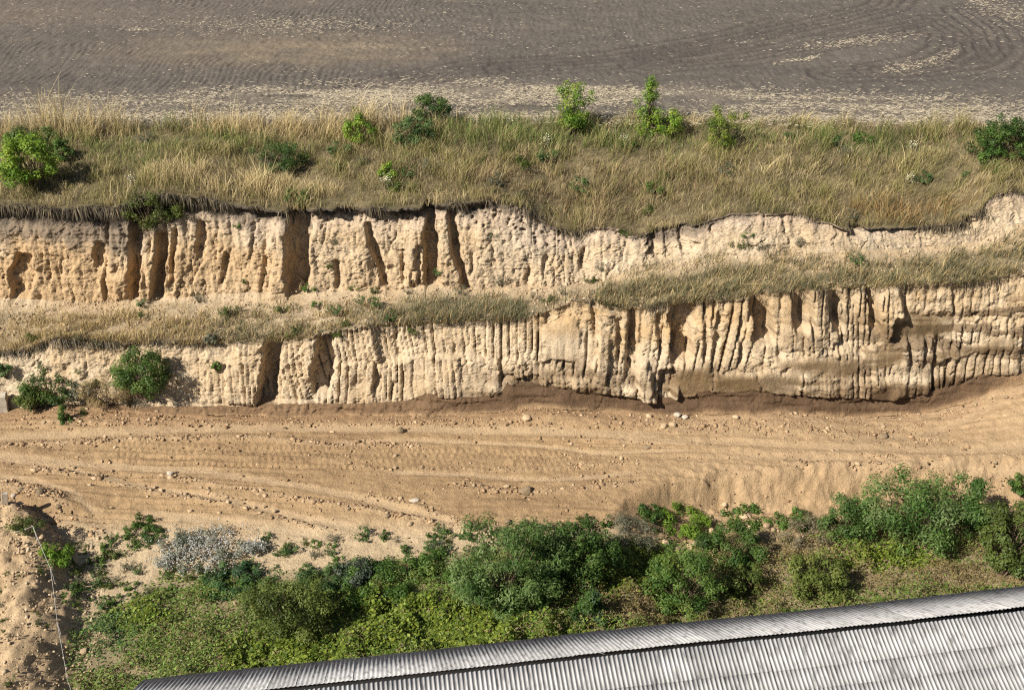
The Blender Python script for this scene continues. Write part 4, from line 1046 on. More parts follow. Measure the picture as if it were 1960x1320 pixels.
# --- bushes by the lower wall
shrub(278, 758, 98, 98, G_dark[1:] + [[.13, .19, .04]], 'dense green bush growing against the pale lower wall at left', leaf=.085, n=5200)
shrub(88, 790, 92, 68, G_dark, 'dark green bush at the foot of the wall at far left', leaf=.08, n=2000)
shrub(62, 792, 60, 50, G_olive, 'dry olive bush left of the dark green bush at the wall foot', leaf=.075)
shrub(150, 780, 50, 30, G_grey, 'grey dry shrub right of the dark green bush at the wall foot', leaf=.07)
shrub(121, 812, 30, 36, G_mid, 'little cone shaped green bush on the floor below the wall', shape='cone', leaf=.07, n=700)
shrub(12, 738, 28, 28, G_teal, 'small blue green weed on the pale wall at left edge', 'weed', name='weed', leaf=.08)
shrub(210, 770, 90, 60, [gold_c * .7, gold_c, brown_c], 'dry yellowish brush left of the dense green bush', 'brush', leaf=.12, ratio=.12, n=1500, name='dry_brush')
shrub(405, 672, 22, 22, G_grey, 'small grey weed hanging below the bench edge', 'weed', name='weed', leaf=.07)
shrub(415, 722, 18, 18, G_mid, 'tiny green weed on the pale wall left of the shadowed slot', 'weed', name='weed', leaf=.06)
# --- thicket in front
shrub(968, 1195, 205, 185, G_willow, 'large grey green willow bush in the middle of the thicket', leaf=.12, ratio=.26, n=9500, depth=.75)
shrub(1098, 1142, 150, 128, G_dark, 'dark green rounded bush right of the large willow bush', leaf=.09, n=6500)
shrub(1045, 1150, 120, 120, G_dark, 'dark bush wedged between willow bush and rounded bush', leaf=.09, n=4200)
shrub(545, 1245, 150, 130, G_olive, 'dark olive bush at the left of the thicket near the roof', leaf=.075, n=7000)
shrub(1130, 1216, 100, 78, G_dark[:3] + [[.07, .12, .06]], 'small conical dark bush beside the roof edge', shape='cone', leaf=.08, n=3000)
shrub(1305, 1195, 130, 138, G_mid, 'tall soft green bush beside the roof right of the conical bush', leaf=.075, n=6500)
shrub(1402, 1102, 122, 84, G_dark, 'dark green bush below the rubble at the end of the floor', leaf=.085, n=4500)
shrub(1566, 1158, 112, 98, G_olive[1:] + [[.17, .2, .04]], 'light olive bush in front of the dry bank right of centre', leaf=.085, n=4000)
shrub(1775, 1076, 235, 166, [[.035, .085, .014], [.065, .13, .024], [.11, .18, .04], [.17, .22, .08]], 'largest leafy bush at the right side of the thicket', leaf=.11, ratio=.32, n=9500, depth=.7)
shrub(1625, 1045, 85, 92, G_willow[:3], 'grey green bush left of the largest leafy bush', leaf=.085, n=3200)
shrub(1862, 1010, 62, 96, G_dark, 'slim dark bush rising behind the largest leafy bush', shape='cone', leaf=.085, n=2200)
shrub(1930, 1120, 110, 168, G_olive[:3] + [[.12, .17, .05]], 'tall olive green bush at the right edge of the thicket', leaf=.095, n=6000)
shrub(1958, 960, 40, 44, G_mid, 'small green bush on the bank at the right edge', leaf=.085)
shrub(720, 1150, 150, 58, G_mid[:3], 'spreading soft green bush left of the willow bush', leaf=.075, n=4200, shape='low')
shrub(620, 1138, 100, 44, G_teal, 'blue green bushy weeds left of the spreading bush', leaf=.075, n=2800, shape='low')
shrub(672, 1128, 66, 52, [[.03, .05, .03], [.06, .085, .05], [.13, .15, .10]], 'dark bluish thistle clump beside the spreading bush', 'thistle', leaf=.09, name='thistle')
shrub(830, 1112, 100, 42, G_mid, 'low green bush on the sand left of the willow bush', leaf=.08, n=2400, shape='low')
shrub(1430, 1155, 80, 62, G_olive, 'low olive bush between soft green bush and light olive bush', leaf=.08, n=1800)
shrub(1290, 1025, 130, 46, G_bright[:3], 'bright grassy weeds on the bank at the end of the floor', 'weeds', leaf=.13, ratio=.2, n=2600, name='weed_clump', shape='low')
shrub(1245, 1000, 52, 30, G_dark, 'dark weed at the left end of the bright grassy weeds', 'weed', leaf=.09, name='weed')
shrub(1200, 1060, 130, 50, G_grey, 'grey dry shrub above the yellow vines right of the bushes', leaf=.09, ratio=.2, n=2200, name='dry_shrub', shape='low')
shrub(1545, 1052, 100, 50, [[.12, .10, .06], [.2, .17, .1], [.28, .24, .15]], 'dry brownish shrub on the bank left of the grey green bush', leaf=.09, ratio=.18, n=2000, name='dry_shrub', shape='low')
shrub(1430, 1010, 90, 26, G_mid, 'green weeds along the rubble at the end of the floor', 'weeds', leaf=.09, n=900, name='weed_clump', shape='low')
shrub(1525, 1010, 80, 26, G_mid, 'green weeds left of the grey green bush on the bank', 'weeds', leaf=.09, n=900, name='weed_clump', shape='low')
shrub(440, 1145, 130, 38, [[.035, .08, .03], [.06, .125, .04], [.11, .18, .055]], 'teal green grassy weeds below the white flowers', 'weeds', leaf=.12, ratio=.22, n=2600, name='weed_clump', shape='low')
shrub(100, 1082, 60, 44, G_bright[:3], 'green weed clump beside the cord fence', 'weeds', leaf=.10, ratio=.3, n=1200, name='weed_clump', shape='low')
shrub(45, 1025, 60, 34, G_olive, 'olive weed clump behind the first post of the cord fence', 'weeds', leaf=.10, ratio=.2, n=900, name='weed_clump', shape='low')
shrub(275, 1015, 44, 26, G_mid, 'green tuft alone at the sandy floor edge on the left', 'weeds', leaf=.12, ratio=.16, n=700, name='weed_clump', shape='low')
shrub(290, 1038, 44, 22, G_dark, 'dark tuft right below the green tuft on the sand', 'weeds', leaf=.10, ratio=.18, n=600, name='weed_clump', shape='low')
# silvery flowering clump
wf = shrub(372, 1092, 158, 44, [[.09, .11, .06], [.22, .23, .17], [.46, .45, .40]], 'patch of white downy flowering thistles on the sand', 'flowers', leaf=.055, ratio=.6, n=3600, name='thistle_patch', shape='low', clumps=70)
def heads(root, n, w, d, h, seed, colr=(.38, .375, .335)):
    g = np.random.default_rng(seed)
    c = np.stack([g.normal(0, w * .25, n), g.normal(0, d * .25, n), np.abs(g.normal(h * .75, h * .2, n))], 1)
    V = (ico_v[None] * (1 + g.normal(0, .2, (n, 12, 1))) * g.uniform(.014, .034, (n, 1, 1)) + c[:, None, :]).reshape(-1, 3)
    T_ = ((np.arange(n) * 12)[:, None, None] + ico_t[None]).reshape(-1, 3)
    o = mk('flower_heads', V, None, T_, M_straw, np.repeat(np.array(colr)[None] * g.uniform(.7, 1.15, n)[:, None], 12, 0), root)
    o['kind'] = 'stuff'
heads(wf, 900, 3.2, 2.3, .36, 5)
ws = shrub(485, 1065, 46, 34, [[.16, .17, .13], [.30, .30, .25], [.4, .4, .35]], 'small white flowered thistle clump right of the large patch', 'flowers', leaf=.055, ratio=.6, n=700, name='thistle_patch', shape='low')
heads(ws, 90, .9, .7, .5, 6)
for (px, py, lab) in [(1748, 296, 'round cream umbel flower on the slope at right'), (1741, 360, 'flat cream umbel flower low on the slope at right'), (1046, 286, 'pale umbel flower left of the upright bush shadow'), (738, 362, 'cream flower head below the small bright weed'), (978, 250, 'thin white flower at the field edge'), (1192, 284, 'faint pale flower between the two tall bushes'), (252, 362, 'white flower by the turf edge at left')]:
    fl = shrub(px, py, 24, 22, G_grey, lab, 'flower', leaf=.06, n=140, name='umbel_flower', clumps=10)
    heads(fl, 40, .55, .5, .55, px, (.60, .56, .36))

LAND = [(150, 300, 'in the grass right of the left end bush'), (250, 340, 'in the grass above the left wall'), (400, 350, 'in the pale grass left of the dark wide bush'), (350, 270, 'in the grass at the left field edge'), (535, 270, 'behind the dark wide bush'), (620, 360, 'in the grass right of the dark wide bush'), (640, 290, 'left of the small light green bush'), (740, 300, 'right of the small light green bush'), (850, 350, 'in the grass below the grey green bush'), (930, 280, 'in the grass left of the upright bush'), (1050, 350, 'in the brown grass below the upright bush'), (1180, 330, 'in the brown grass below the pointed bush'), (1300, 380, 'in the grass above the grey recess'), (1400, 350, 'in front of the yellowish bush'), (1520, 290, 'in the grass right of the yellowish bush'), (1500, 370, 'above the bulge of pale wall'), (1640, 300, 'in the grass left of the umbel flower'), (1640, 390, 'in the grass above the dark hole'), (1750, 330, 'between the two umbel flowers'), (1760, 390, 'in the rusty grass at right'), (1840, 300, 'left of the dense dark bush'), (1900, 350, 'below the dense dark bush'),
        (70, 1010, 'by the first fence post'), (110, 1110, 'by the second fence post'), (120, 1210, 'by the third fence post'), (275, 1000, 'near the lone green tuft'), (300, 1060, 'left of the white thistle patch'), (375, 1030, 'just behind the white thistle patch'), (375, 1100, 'just in front of the white thistle patch'), (485, 1055, 'by the small thistle clump'), (560, 1080, 'between small thistle clump and blue green weeds'), (620, 1120, 'by the blue green bushy weeds'), (720, 1090, 'behind the spreading soft bush'), (830, 1070, 'behind the low bush left of the willow'), (920, 1020, 'behind the left half of the willow bush'), (1010, 1010, 'behind the right half of the willow bush'), (1100, 1010, 'behind the dark rounded bush'), (1180, 1010, 'at the left end of the sand bank'), (200, 1130, 'right of the second fence post'), (180, 1050, 'right of the first fence post'),
        (430, 1160, 'on the bare patch left of the olive bush'), (310, 1166, 'on the small bare patch among the vines'), (185, 1230, 'on the bare patch right of the third fence post'), (1320, 1045, 'in front of the bright grassy weeds'), (1390, 990, 'behind the weeds at the end of the floor'), (1480, 1022, 'behind the light olive bush'), (1560, 1020, 'left of the grey green bush'),
        (150, 840, 'on the row nearest the wall at left'), (450, 836, 'on the row behind the tread marks'), (700, 806, 'at the wall foot left of centre'), (1200, 806, 'at the wall foot by the pair of boulders'), (1550, 815, 'at the wall foot right of the boulders'), (200, 915, 'on the left row in front of the smooth track'), (400, 950, 'on the row behind the white thistles'), (560, 940, 'on the long row in the middle left'), (800, 960, 'on the light row left of the largest boulder'), (1050, 930, 'near the largest dark boulder'), (1200, 920, 'between largest boulder and bank'), (1400, 860, 'on the tracks above the bank'), (1800, 860, 'on the tracks at the right end'), (1850, 780, 'along the ramp at the right'), (800, 885, 'beside the tread marks'), (80, 950, 'in the pile by the upright slab'), (150, 1000, 'on the low mound by the fence'),
        (60, 650, 'on the bench edge at far left'), (150, 660, 'above the weathered wall at left'), (300, 590, 'on the bench below the left gullies'), (450, 600, 'on the bench left of the wide gully'), (590, 560, 'at the foot of the wide dark gully'), (690, 590, 'on the pale slope right of the wide gully'), (760, 600, 'on the bench by the dark thistle'), (830, 530, 'in the gully foot at centre'), (945, 460, 'on the burrowed wall at centre'), (1040, 570, 'on the bench by the hump'), (1140, 530, 'at the left tip of the right bench'), (1430, 470, 'on the pale upper wall at right'), (1640, 505, 'on the right bench by its sandy strip'), (640, 480, 'on the upper wall right of the wide gully'), (350, 540, 'on the upper wall at left'), (560, 640, 'above the two shadowed slots'),
        (40, 1100, 'on the upper part of the heap'), (60, 1200, 'on the middle of the heap'), (60, 1290, 'on the lowest part of the heap'), (30, 1040, 'at the top end of the heap'), (75, 700, 'below the bench edge at far left'), (150, 720, 'between the dark bush and dense bush'), (60, 735, 'over the concrete block'), (230, 750, 'by the dry brush'), (340, 735, 'right of the dense green bush'), (470, 730, 'left of the first shadowed slot')]
def near(px, py):
    return min(LAND, key=lambda q: (q[0] - px)**2 + (1.6 * (q[1] - py))**2)[2]
KIND_LOOK = ['spreading green', 'grey green', 'dry olive', 'greyish', 'dark green']
# --- repeated small weeds: a few kinds built once, then copied
def weed_kind(seed, cols, w, h, n, leaf, ratio, shape):
    (V, q, cc), (SV, SQ) = shrub_parts(seed, w, h, w, n, leaf, cols, ratio, shape=shape, clumps=14)
    root = empty('weed', (0, 0, 0))
    f = mk('foliage', V, q, None, M_leaf, cc, root); s = mk('stem', SV, SQ, None, M_stem, None, root)
    KIDS[root.name] = [f, s]
    return root
kinds = [weed_kind(900, G_mid, .6, .35, 260, .085, .35, 'low'), weed_kind(901, G_teal, .55, .4, 260, .08, .4, 'round'), weed_kind(902, G_olive, .7, .3, 240, .10, .18, 'low'), weed_kind(903, G_grey, .6, .35, 220, .08, .22, 'vase'), weed_kind(904, G_dark, .45, .4, 240, .075, .4, 'round')]
first = [True] * 5
def weeds(spots, label, group, seed, cat='weed'):
    g = np.random.default_rng(seed)
    for (px, py, k, s) in spots:
        X, Y, Z = hit(px, py)
        o = kinds[k] if first[k] else copy_tree(kinds[k])
        first[k] = False
        o.location = (X, Y - .02, Z - .02); o.rotation_euler = (0, 0, g.uniform(0, 6.28)); o.scale = (s * g.uniform(.85, 1.2), s, s * g.uniform(.8, 1.2))
        size_w = 'small ' if s < .85 else ('large ' if s > 1.2 else '')
        tag(o, size_w + KIND_LOOK[k] + ' weed ' + near(px, py) + (' on the heap side' if 'heap' in group and 'heap' not in near(px, py) else ''), cat, group)
gw = np.random.default_rng(61)
sp = []
while len(sp) < 130:
    px = 130 + 1050 * gw.random()**1.5; lo = np.interp(px, [130, 300, 560, 850, 1180], [1030, 1020, 1035, 1015, 990]); hi_ = np.interp(px, vegb[:, 0], vegb[:, 1]) + 15
    py = lo + (hi_ - lo) * gw.random()**.95
    if 290 < px < 460 and 1035 < py < 1085: continue
    sp.append((px, py, int(gw.choice(5, p=[.28, .28, .2, .1, .14])), gw.uniform(.35, 1.05)))
weeds(sp, 'low green weed sprouting from the pale sand in front of the quarry floor', 'weeds on the pale sand', 62)
sp = [(592, 556, 0, 1.0), (540, 594, 2, 1.1), (470, 542, 4, .7), (640, 600, 1, 1.0), (690, 580, 1, .9), (720, 585, 1, 1.1), (750, 612, 4, 1.1), (660, 620, 2, 1.0), (715, 560, 4, .8), (782, 535, 4, .6), (838, 530, 1, .9), (780, 560, 3, .7), (680, 555, 0, .7), (270, 585, 1, .8), (270, 605, 4, .6), (380, 575, 3, 1.0), (605, 585, 0, .8), (650, 640, 2, 1.0), (790, 640, 2, .9), (1050, 575, 2, 1.1), (1075, 560, 3, .8), (1130, 540, 2, 1.0), (1020, 568, 3, .7), (945, 455, 4, .8), (935, 462, 0, .6), (950, 480, 3, .6), (640, 470, 3, .9), (630, 510, 2, .9), (330, 560, 3, .9), (440, 600, 2, 1.2), (880, 560, 3, 1.0), (960, 545, 3, 1.2), (455, 440, 0, .6), (790, 470, 3, .5), (1430, 455, 0, .9), (1415, 475, 2, 1.1), (1455, 478, 3, 1.0), (1530, 470, 3, .9), (1195, 450, 2, 1.0), (1640, 505, 1, 1.0), (1150, 520, 3, .9), (560, 640, 2, 1.2), (150, 655, 3, 1.0), (60, 650, 2, 1.1)]
weeds(sp, 'scrubby weed rooted on the bench or in the earth walls of the quarry', 'weeds on the bench and walls', 63)
sp = [(60, 730, 3, .8), (150, 715, 2, .7), (75, 695, 3, .5), (180, 740, 2, 1.0), (245, 775, 3, 1.2), (340, 735, 3, .6), (470, 730, 3, .5), (160, 790, 2, .8), (190, 665, 3, .8), (225, 740, 2, 1.1)]
weeds(sp, 'dry weed on the pale weathered wall at left', 'weeds on the weathered wall', 64)
gv = np.random.default_rng(68); sp = []
while len(sp) < 46:
    px = gv.uniform(10, 1950); v_ = gv.random()
    lo = np.interp(px, c4[:, 0], c4[:, 1]) + 14; hi_ = np.interp(px, c3[:, 0], c3[:, 1]) - 12
    sp.append((px, lo + (hi_ - lo) * v_, int(gv.choice(5, p=[.22, .14, .24, .28, .12])), gv.uniform(.7, 1.7)))
weeds(sp, '', 'weeds in the slope grass', 69)
gq = np.random.default_rng(65); sp = []
while len(sp) < 16:
    px, py = gq.uniform(0, 140), gq.uniform(1090, 1315)
    if px > np.interp(py, [1020, 1090, 1160, 1260, 1320], [60, 100, 118, 138, 150]): continue
    sp.append((px, py, int(gq.choice([2, 3])), gq.uniform(.25, .6)))
weeds(sp, 'dry weed on the bare spoil heap at lower left', 'weeds on the spoil heap', 66)

# ------------------------------------------------------------------ undergrowth (hop vines, brambles, dry herbs) in front
def undergrowth(N):
    g = np.random.default_rng(71)
    X = g.uniform(-16.2, 20, N); vy = np.interp(X, VX, VY); ylo = np.interp(X, [-12, -6, 4], [23.6, 24.6, 26.4]); Y = ylo + (vy - ylo + .35) * g.random(N)
    n1_ = fb(X * .5, Y * .6, 3, s=191); n2_ = fb(X * 1.6, Y * 1.8, 3, s=192); n3_ = fb(X * .22, Y * .3, 2, s=193)
    gz = floor_z(X, Y); px = pxof(X, Y, gz)
    dep = Y * cP + (CH - gz) * sP; py = 660 + FPX * (Y * sP * -1 + (CH - gz) * cP) / dep * 1.0
    hgt = np.clip(.35 + .70 * n1_ + .75 * n2_, .03, 1.4) * sst(-.2, 1.6, vy - Y) * np.interp(px, [150, 450, 850, 1000], [.45, .55, .7, 1]) + .05
    edge_ = sst(-.4, .9, vy - Y + .8 * n1_)
    bald = np.zeros(N)
    for (bx, by, rx, ry) in [(430, 1165, 45, 26), (310, 1165, 26, 10), (1330, 1045, 60, 20), (1480, 1025, 90, 16), (185, 1225, 30, 18), (210, 1260, 28, 24), (210, 1130, 85, 38), (180, 1270, 30, 22), (330, 1120, 50, 9), (560, 1105, 40, 10), (250, 1290, 40, 10), (370, 1190, 20, 8), (690, 1110, 30, 8), (1300, 1060, 40, 15), (865, 1080, 16, 12)]:
        bald = np.maximum(bald, np.exp(-(((px - bx) / rx)**2 + ((py - by) / ry)**2) * 1.2))
    lfm = np.interp(px, [125, 150, 190, 240], [0, .6, .9, 1])
    keep = g.random(N) < edge_ * (1 - bald) * lfm * np.clip(.85 + .5 * n2_, .3, 1)
    Z = gz + hgt * np.sqrt(g.random(N))
    yel = np.exp(-(((px - 270) / 80)**2 + ((py - 1180) / 45)**2)) + np.exp(-(((px - 520) / 110)**2 + ((py - 1262) / 40)**2)) + .9 * np.exp(-(((px - 800) / 200)**2 + ((py - 1190) / 45)**2)) + .8 * np.exp(-(((px - 1200) / 90)**2 + ((py - 1110) / 60)**2)) + .9 * np.exp(-(((px - 1680) / 110)**2 + ((py - 1075) / 30)**2)) + .5 * np.exp(-(((px - 950) / 200)**2 + ((py - 1240) / 25)**2)) + .12 + .4 * n3_
    dry = .8 * np.exp(-(((px - 1230) / 110)**2 + ((py - 1160) / 40)**2)) + .9 * np.exp(-(((px - 1500) / 120)**2 + ((py - 1090) / 50)**2)) + .8 * np.exp(-(((px - 1780) / 150)**2 + ((py - 1110) / 25)**2)) + .55 * np.exp(-(((px - 650) / 60)**2 + ((py - 1200) / 30)**2)) + .36 + .40 * n2_
    teal = .9 * np.exp(-(((px - 620) / 150)**2 + ((py - 1110) / 30)**2)) + .7 * np.exp(-(((px - 200) / 90)**2 + ((py - 1200) / 80)**2)) + .15
    s_ = np.stack([yel * g.uniform(.5, 1.2, N), dry * g.uniform(.4, 1.2, N), teal * g.uniform(.4, 1.2, N), (.55 + .35 * n1_) * g.uniform(.4, 1.2, N)], 1)
    k = np.argmax(s_, 1)
    r = g.random(N)
    pal = np.stack([pick(G_yel, r), pick([brown_c, olive_c, gold_c * .9, rust_c * .8], r), pick(G_teal, r) * 1.3, pick(G_olive + G_mid[1:], r) * 1.4], 1)[np.arange(N), k]
    col = pal * g.uniform(.75, 1.25, N)[:, None]
    L = np.where(k == 0, .115, np.where(k == 1, .115, .105)) * g.uniform(.6, 1.4, N); ra = np.where(k == 1, .22, np.where(k == 0, .75, .4))
    c = np.stack([X, Y, Z], 1)[keep]
    V, q, cc = leaves(c, rand_n(len(c), g, 1.1), L[keep], ra[keep][:, None], col[keep], g)
    tag(mk('undergrowth', V, q, None, M_leaf, cc), 'tangle of yellow green vines and dry herbs below the bushes', 'undergrowth', kind='stuff')
undergrowth(165000)

# ------------------------------------------------------------------ cord fence at lower left
def tube(pts, r, n=5):
    pts = np.array(pts, float); V = []; Q = []
    for i, p_2 in enumerate(pts):
        t_2 = unit((pts[min(i + 1, len(pts) - 1)] - pts[max(i - 1, 0)])[None])[0]
        a_2 = np.cross(t_2, [0, 1, .3]); a_2 /= np.linalg.norm(a_2); b_2 = np.cross(t_2, a_2)
        for j in range(n):
            V.append(p_2 + r * (a_2 * math.cos(j * 6.283 / n) + b_2 * math.sin(j * 6.283 / n)))
    for i in range(len(pts) - 1):
        for j in range(n): Q.append([i * n + j, i * n + (j + 1) % n, (i + 1) * n + (j + 1) % n, (i + 1) * n + j])
    return np.array(V), np.array(Q)
M_cord = m_plain('cord', (.46, .44, .40), .7, .08, 20, .1)
M_post = m_plain('grey_stake', (.5, .47, .42), .8, .2, 10, .2)
posts = [(71, 1036, 31), (105, 1118, 34), (117, 1218, 30), (137, 1328, 34)]
base0 = hit(*posts[0][:2])
fence = empty('cord_fence', base0)
tag(fence, 'white cord strung on thin stakes along the foot of the spoil heap', 'fence')
tops = []
for (px, py, hp) in posts:
    X, Y, Z = hit(px, py); s = (Y * cP + (CH - Z) * sP) / FPX
    h = hp * s / .85
    V, Q = tube(np.array([[X, Y, Z - .15], [X + .02, Y, Z + h * .5], [X, Y, Z + h]]) - base0, .011)
    mk('stake', V, Q, None, M_post, None, fence); tops.append(np.array([X, Y, Z + h]))
X, Y, Z = hit(22, 1022)
tops.insert(0, np.array([X, Y, Z + .08]))
for a_, b_ in zip(tops[:-1], tops[1:]):
    L = np.linalg.norm(b_ - a_); pts = [a_ + (b_ - a_) * t_ - np.array([0, 0, .10 * L / 3 * 4 * t_ * (1 - t_)]) for t_ in np.linspace(0, 1, 9)]
    V, Q = tube(np.array(pts) - base0, .0065, 4)
    mk('cord', V, Q, None, M_cord, None, fence, True)

# ------------------------------------------------------------------ shed with corrugated roof
ZR = 5.5
ra_ = np.array([float(v) for v in at_z(650, 1306, ZR)]); rb_ = np.array([float(v) for v in at_z(1900, 1170, ZR)])
rd = (rb_ - ra_); YAW = math.atan2(rd[1], rd[0])
shed = empty('shed', (ra_[0], ra_[1], -1.3), YAW)
tag(shed, 'long shed with weathered grey corrugated sheet roof at the lower right', 'shed')
m = bpy.data.materials.new('asbestos_sheet')
t, n, l, p = nt(m)
tc = n.new('ShaderNodeTexCoord'); oi = n.new('ShaderNodeObjectInfo'); geo = n.new('ShaderNodeNewGeometry')
mp = n.new('ShaderNodeMapping'); mp.inputs['Scale'].default_value = (9, 1.6, 3)
ad = n.new('ShaderNodeVectorMath'); ad.operation = 'ADD'
l.new(tc.outputs['Object'], mp.inputs['Vector']); l.new(mp.outputs[0], ad.inputs[0])
rv = n.new('ShaderNodeVectorMath'); rv.operation = 'SCALE'; rv.inputs[0].default_value = (31, 17, 9); l.new(oi.outputs['Random'], rv.inputs['Scale']); l.new(rv.outputs[0], ad.inputs[1])
nz = n.new('ShaderNodeTexNoise'); nz.inputs['Scale'].default_value = 1.4; nz.inputs['Detail'].default_value = 6; l.new(ad.outputs[0], nz.inputs['Vector'])
cr = n.new('ShaderNodeValToRGB'); e = cr.color_ramp.elements
e[0].position = .30; e[0].color = (.15, .145, .14, 1); e[1].position = .62; e[1].color = (.40, .39, .38, 1)
e2 = e.new(.46); e2.color = (.35, .34, .33, 1)
l.new(nz.outputs[0], cr.inputs[0])
mr = n.new('ShaderNodeMapRange'); mr.inputs[3].default_value = .82; mr.inputs[4].default_value = 1.12; l.new(oi.outputs['Random'], mr.inputs[0])
at = n.new('ShaderNodeAttribute'); at.attribute_name = 'Col'
v1 = n.new('ShaderNodeVectorMath'); v1.operation = 'SCALE'; l.new(cr.outputs[0], v1.inputs[0]); l.new(mr.outputs[0], v1.inputs['Scale'])
v2 = n.new('ShaderNodeVectorMath'); v2.operation = 'MULTIPLY'; l.new(v1.outputs[0], v2.inputs[0]); l.new(at.outputs['Color'], v2.inputs[1])
l.new(v2.outputs[0], p.inputs['Base Color']); p.inputs['Roughness'].default_value = .85; p.inputs['Specular IOR Level'].default_value = .25
M_sheet = m
M_gap_shade = m_plain('gap_shade', (.018, .017, .016), .8, .2, 8, .2)  # near-black colour standing in for shade inside the ridge gap
M_wall = m_plain('rendered_wall', (.42, .39, .34), .9, .15, 3, .4)
WV, NWAVE, AMP_N = .115, 6, .021
def sheet_mesh(length, name, amp=None, dk=.55):
    AMP = amp or AMP_N
    nx = NWAVE * 8 + 1
    xs_ = np.linspace(0, NWAVE * WV + .012, nx); z_ = AMP * np.cos(xs_ / WV * 2 * math.pi)
    top0 = np.stack([xs_, 0 * xs_, z_], 1); top1 = np.stack([xs_, 0 * xs_ - length, z_], 1); low1 = top1 - [0, 0, .008]; low0 = top0 - [0, 0, .008]
    V = np.concatenate([low0, top0, top1, low1]); q_ = grid_quads(4, nx)
    valley_tone = 1 - dk * sst(.1, -.8, z_ / AMP)                  # darker towards the valleys
    cc = np.tile(np.repeat(valley_tone[:, None], 3, 1) * [1, .99, .97], (4, 1))
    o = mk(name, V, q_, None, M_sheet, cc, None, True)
    me = o.data; bpy.data.objects.remove(o)
    return me
rows_near = [.76, .54, .66, .66, .70]; rows_far = [2.75]
pitch_n, pitch_f = R(20), R(35)
meshes = {}
def add_sheet(ix, along, start, length, side, sag, hz, lift=0.0):
    key = (round(length, 2), side)
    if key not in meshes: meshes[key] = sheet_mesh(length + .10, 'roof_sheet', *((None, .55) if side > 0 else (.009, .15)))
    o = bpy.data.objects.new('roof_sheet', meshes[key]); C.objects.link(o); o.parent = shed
    pr = pitch_n if side > 0 else pitch_f
    tl = pr - R(1.3 if side > 0 else .05)
    dz = -start * math.sin(pr); dy = start * math.cos(pr)
    j = random.gauss(0, 1)
    if side > 0:      # near slope, falls towards the camera
        o.location = (along, -dy - .03, hz + sag + dz + .028 + random.uniform(0, .004)); o.rotation_euler = (tl, R(.15) * j, R(.25) * random.gauss(0, 1))
    else:
        o.location = (along + NWAVE * WV, dy + .03, hz + sag + dz + .012 + lift + random.uniform(0, .003)); o.rotation_euler = (tl, R(.15) * j, math.pi + R(.25) * random.gauss(0, 1))
    return o
NCOL = 41; A0 = -5.2
for i in range(NCOL):
    al = A0 + i * NWAVE * WV
    sag = .022 * math.sin(i * .38 + 1) + .004 * math.sin(i * 1.3) + .005 * random.gauss(0, 1)
    s_ = .075
    for L in rows_near:
        add_sheet(i, al, s_, L, 1, sag, ZR + 1.3); s_ += L
    s_ = .0
    for L in rows_far:
        add_sheet(i, al, s_, L, -1, sag * .9, ZR + 1.3, .016 if s_ == 0 else 0); s_ += L
LEN = NCOL * NWAVE * WV
def boxm(x0, x1, y0_, y1_, z0_, z1_):
    V = [[x0, y0_, z0_], [x1, y0_, z0_], [x1, y1_, z0_], [x0, y1_, z0_], [x0, y0_, z1_], [x1, y0_, z1_], [x1, y1_, z1_], [x0, y1_, z1_]]
    return V, [[0, 3, 2, 1], [4, 5, 6, 7], [0, 1, 5, 4], [1, 2, 6, 5], [2, 3, 7, 6], [3, 0, 4, 7]]
V, Q = boxm(A0 + .05, A0 + LEN - .05, -.20, .06, ZR + 1.3 - .26, ZR + 1.3 - .07); mk('ridge_gap_shade', V, Q, None, M_gap_shade, None, shed)  # added dark strip that paints the shade of the open ridge gap
hb = ZR + 1.3
fe = sum(rows_near) * math.cos(pitch_n); be = sum(rows_far) * math.cos(pitch_f); tn = math.tan(pitch_n); tf = math.tan(pitch_f)
V, Q = boxm(A0 + .2, A0 + LEN - .2, be - .45, be - .2, 0, hb - be * tf - .05); mk('wall', V, Q, None, M_wall, None, shed)
V, Q = boxm(A0 + .2, A0 + LEN - .2, -fe + .25, -fe + .5, 0, hb - fe * tn - .02); mk('wall', V, Q, None, M_wall, None, shed)
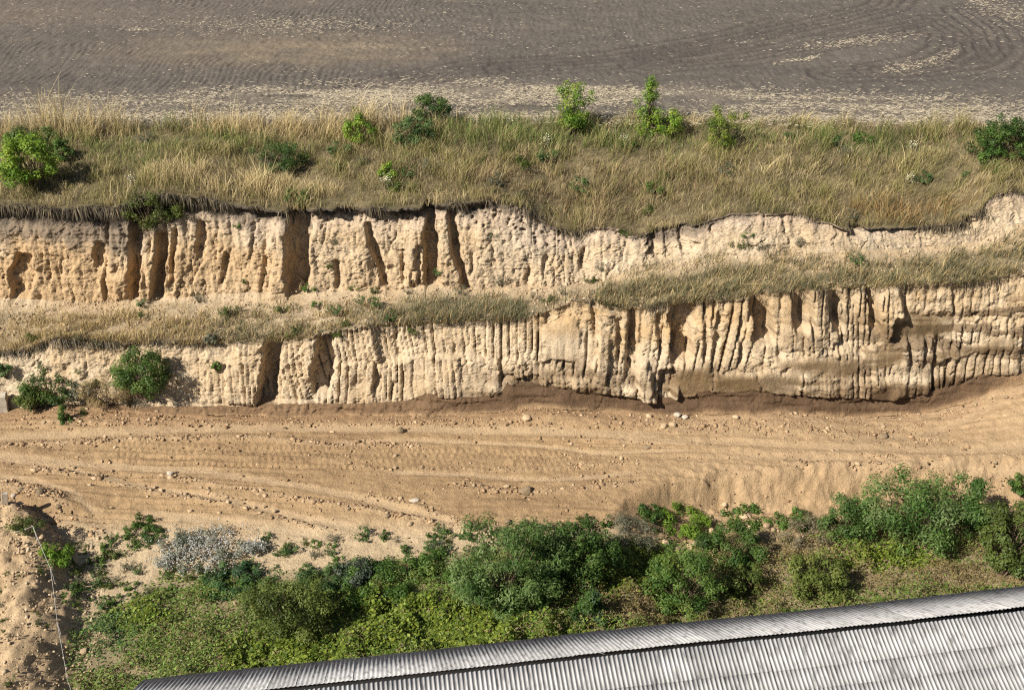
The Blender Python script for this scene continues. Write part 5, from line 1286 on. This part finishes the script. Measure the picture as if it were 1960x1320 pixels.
for xg in (A0 + .2, A0 + LEN - .45):
    yA, yB = -fe + .51, be - .46
    prof = [(yA, 0), (yB, 0), (yB, hb - yB * tf - .16), (0, hb - .28), (yA, hb + yA * tn - .16)]
    V = [[xg, a_, b_] for a_, b_ in prof] + [[xg + .25, a_, b_] for a_, b_ in prof]
    Q = [[i, (i + 1) % 5, (i + 1) % 5 + 5, i + 5] for i in range(5)]; T_ = [[0, 2, 1], [0, 3, 2], [0, 4, 3], [5, 6, 7], [5, 7, 8], [5, 8, 9]]
    mk('gable', V, Q, T_, M_wall, None, shed)
print('tris', sum(len(o.data.loops) - 2 * len(o.data.polygons) for o in sc.objects if o.type == 'MESH'))

for o in sc.objects:
    if o.parent is None and o.get('group') in ('tan clods in rows on the quarry floor', 'earth lumps on the spoil heap', 'pale earth lumps among the weeds'):
        v = Vector(o.location) - Vector((0, 0, CH))
        dp = v.y * cP - v.z * sP
        px, py = 980 + FPX * v.x / dp, 660 - FPX * (v.y * sP + v.z * cP) / dp
        look = {'t': 'tan clod ', 'e': 'brown earth lump ', 'p': 'pale earth lump '}[o['group'][0]]
        big = o.scale.x * 2.2
        o['label'] = ('small ' if big < .17 else 'larger ' if big > .26 else '') + look + near(px, py)

same = {}
for o in sc.objects:
    if o.parent is None and o.get('label') and o.get('group'): same.setdefault((o['label'], o['group']), []).append(o)
NUM = ['', '', 'two', 'three', 'four', 'five', 'six', 'seven', 'eight', 'nine', 'ten', 'eleven', 'twelve', 'thirteen', 'fourteen']
ORD = ['', 'second from left', 'third from left', 'fourth from left', 'fifth from left', 'sixth from left', 'seventh from left', 'eighth from left', 'ninth from left', 'tenth from left', 'eleventh from left', 'twelfth from left', 'thirteenth from left']
for (lab, g_), os_ in same.items():
    if 1 < len(os_) < 14:
        os_.sort(key=lambda o: o.location.x / (o.location.y * cP + (CH - o.location.z) * sP))
        for i, o in enumerate(os_):
            o['label'] = ('leftmost' if i == 0 else 'rightmost' if i == len(os_) - 1 else ORD[i]) + (' ' if len((lab + ORD[min(i, 11)]).split()) > 12 else ' of ' + NUM[len(os_)] + ': ') + lab
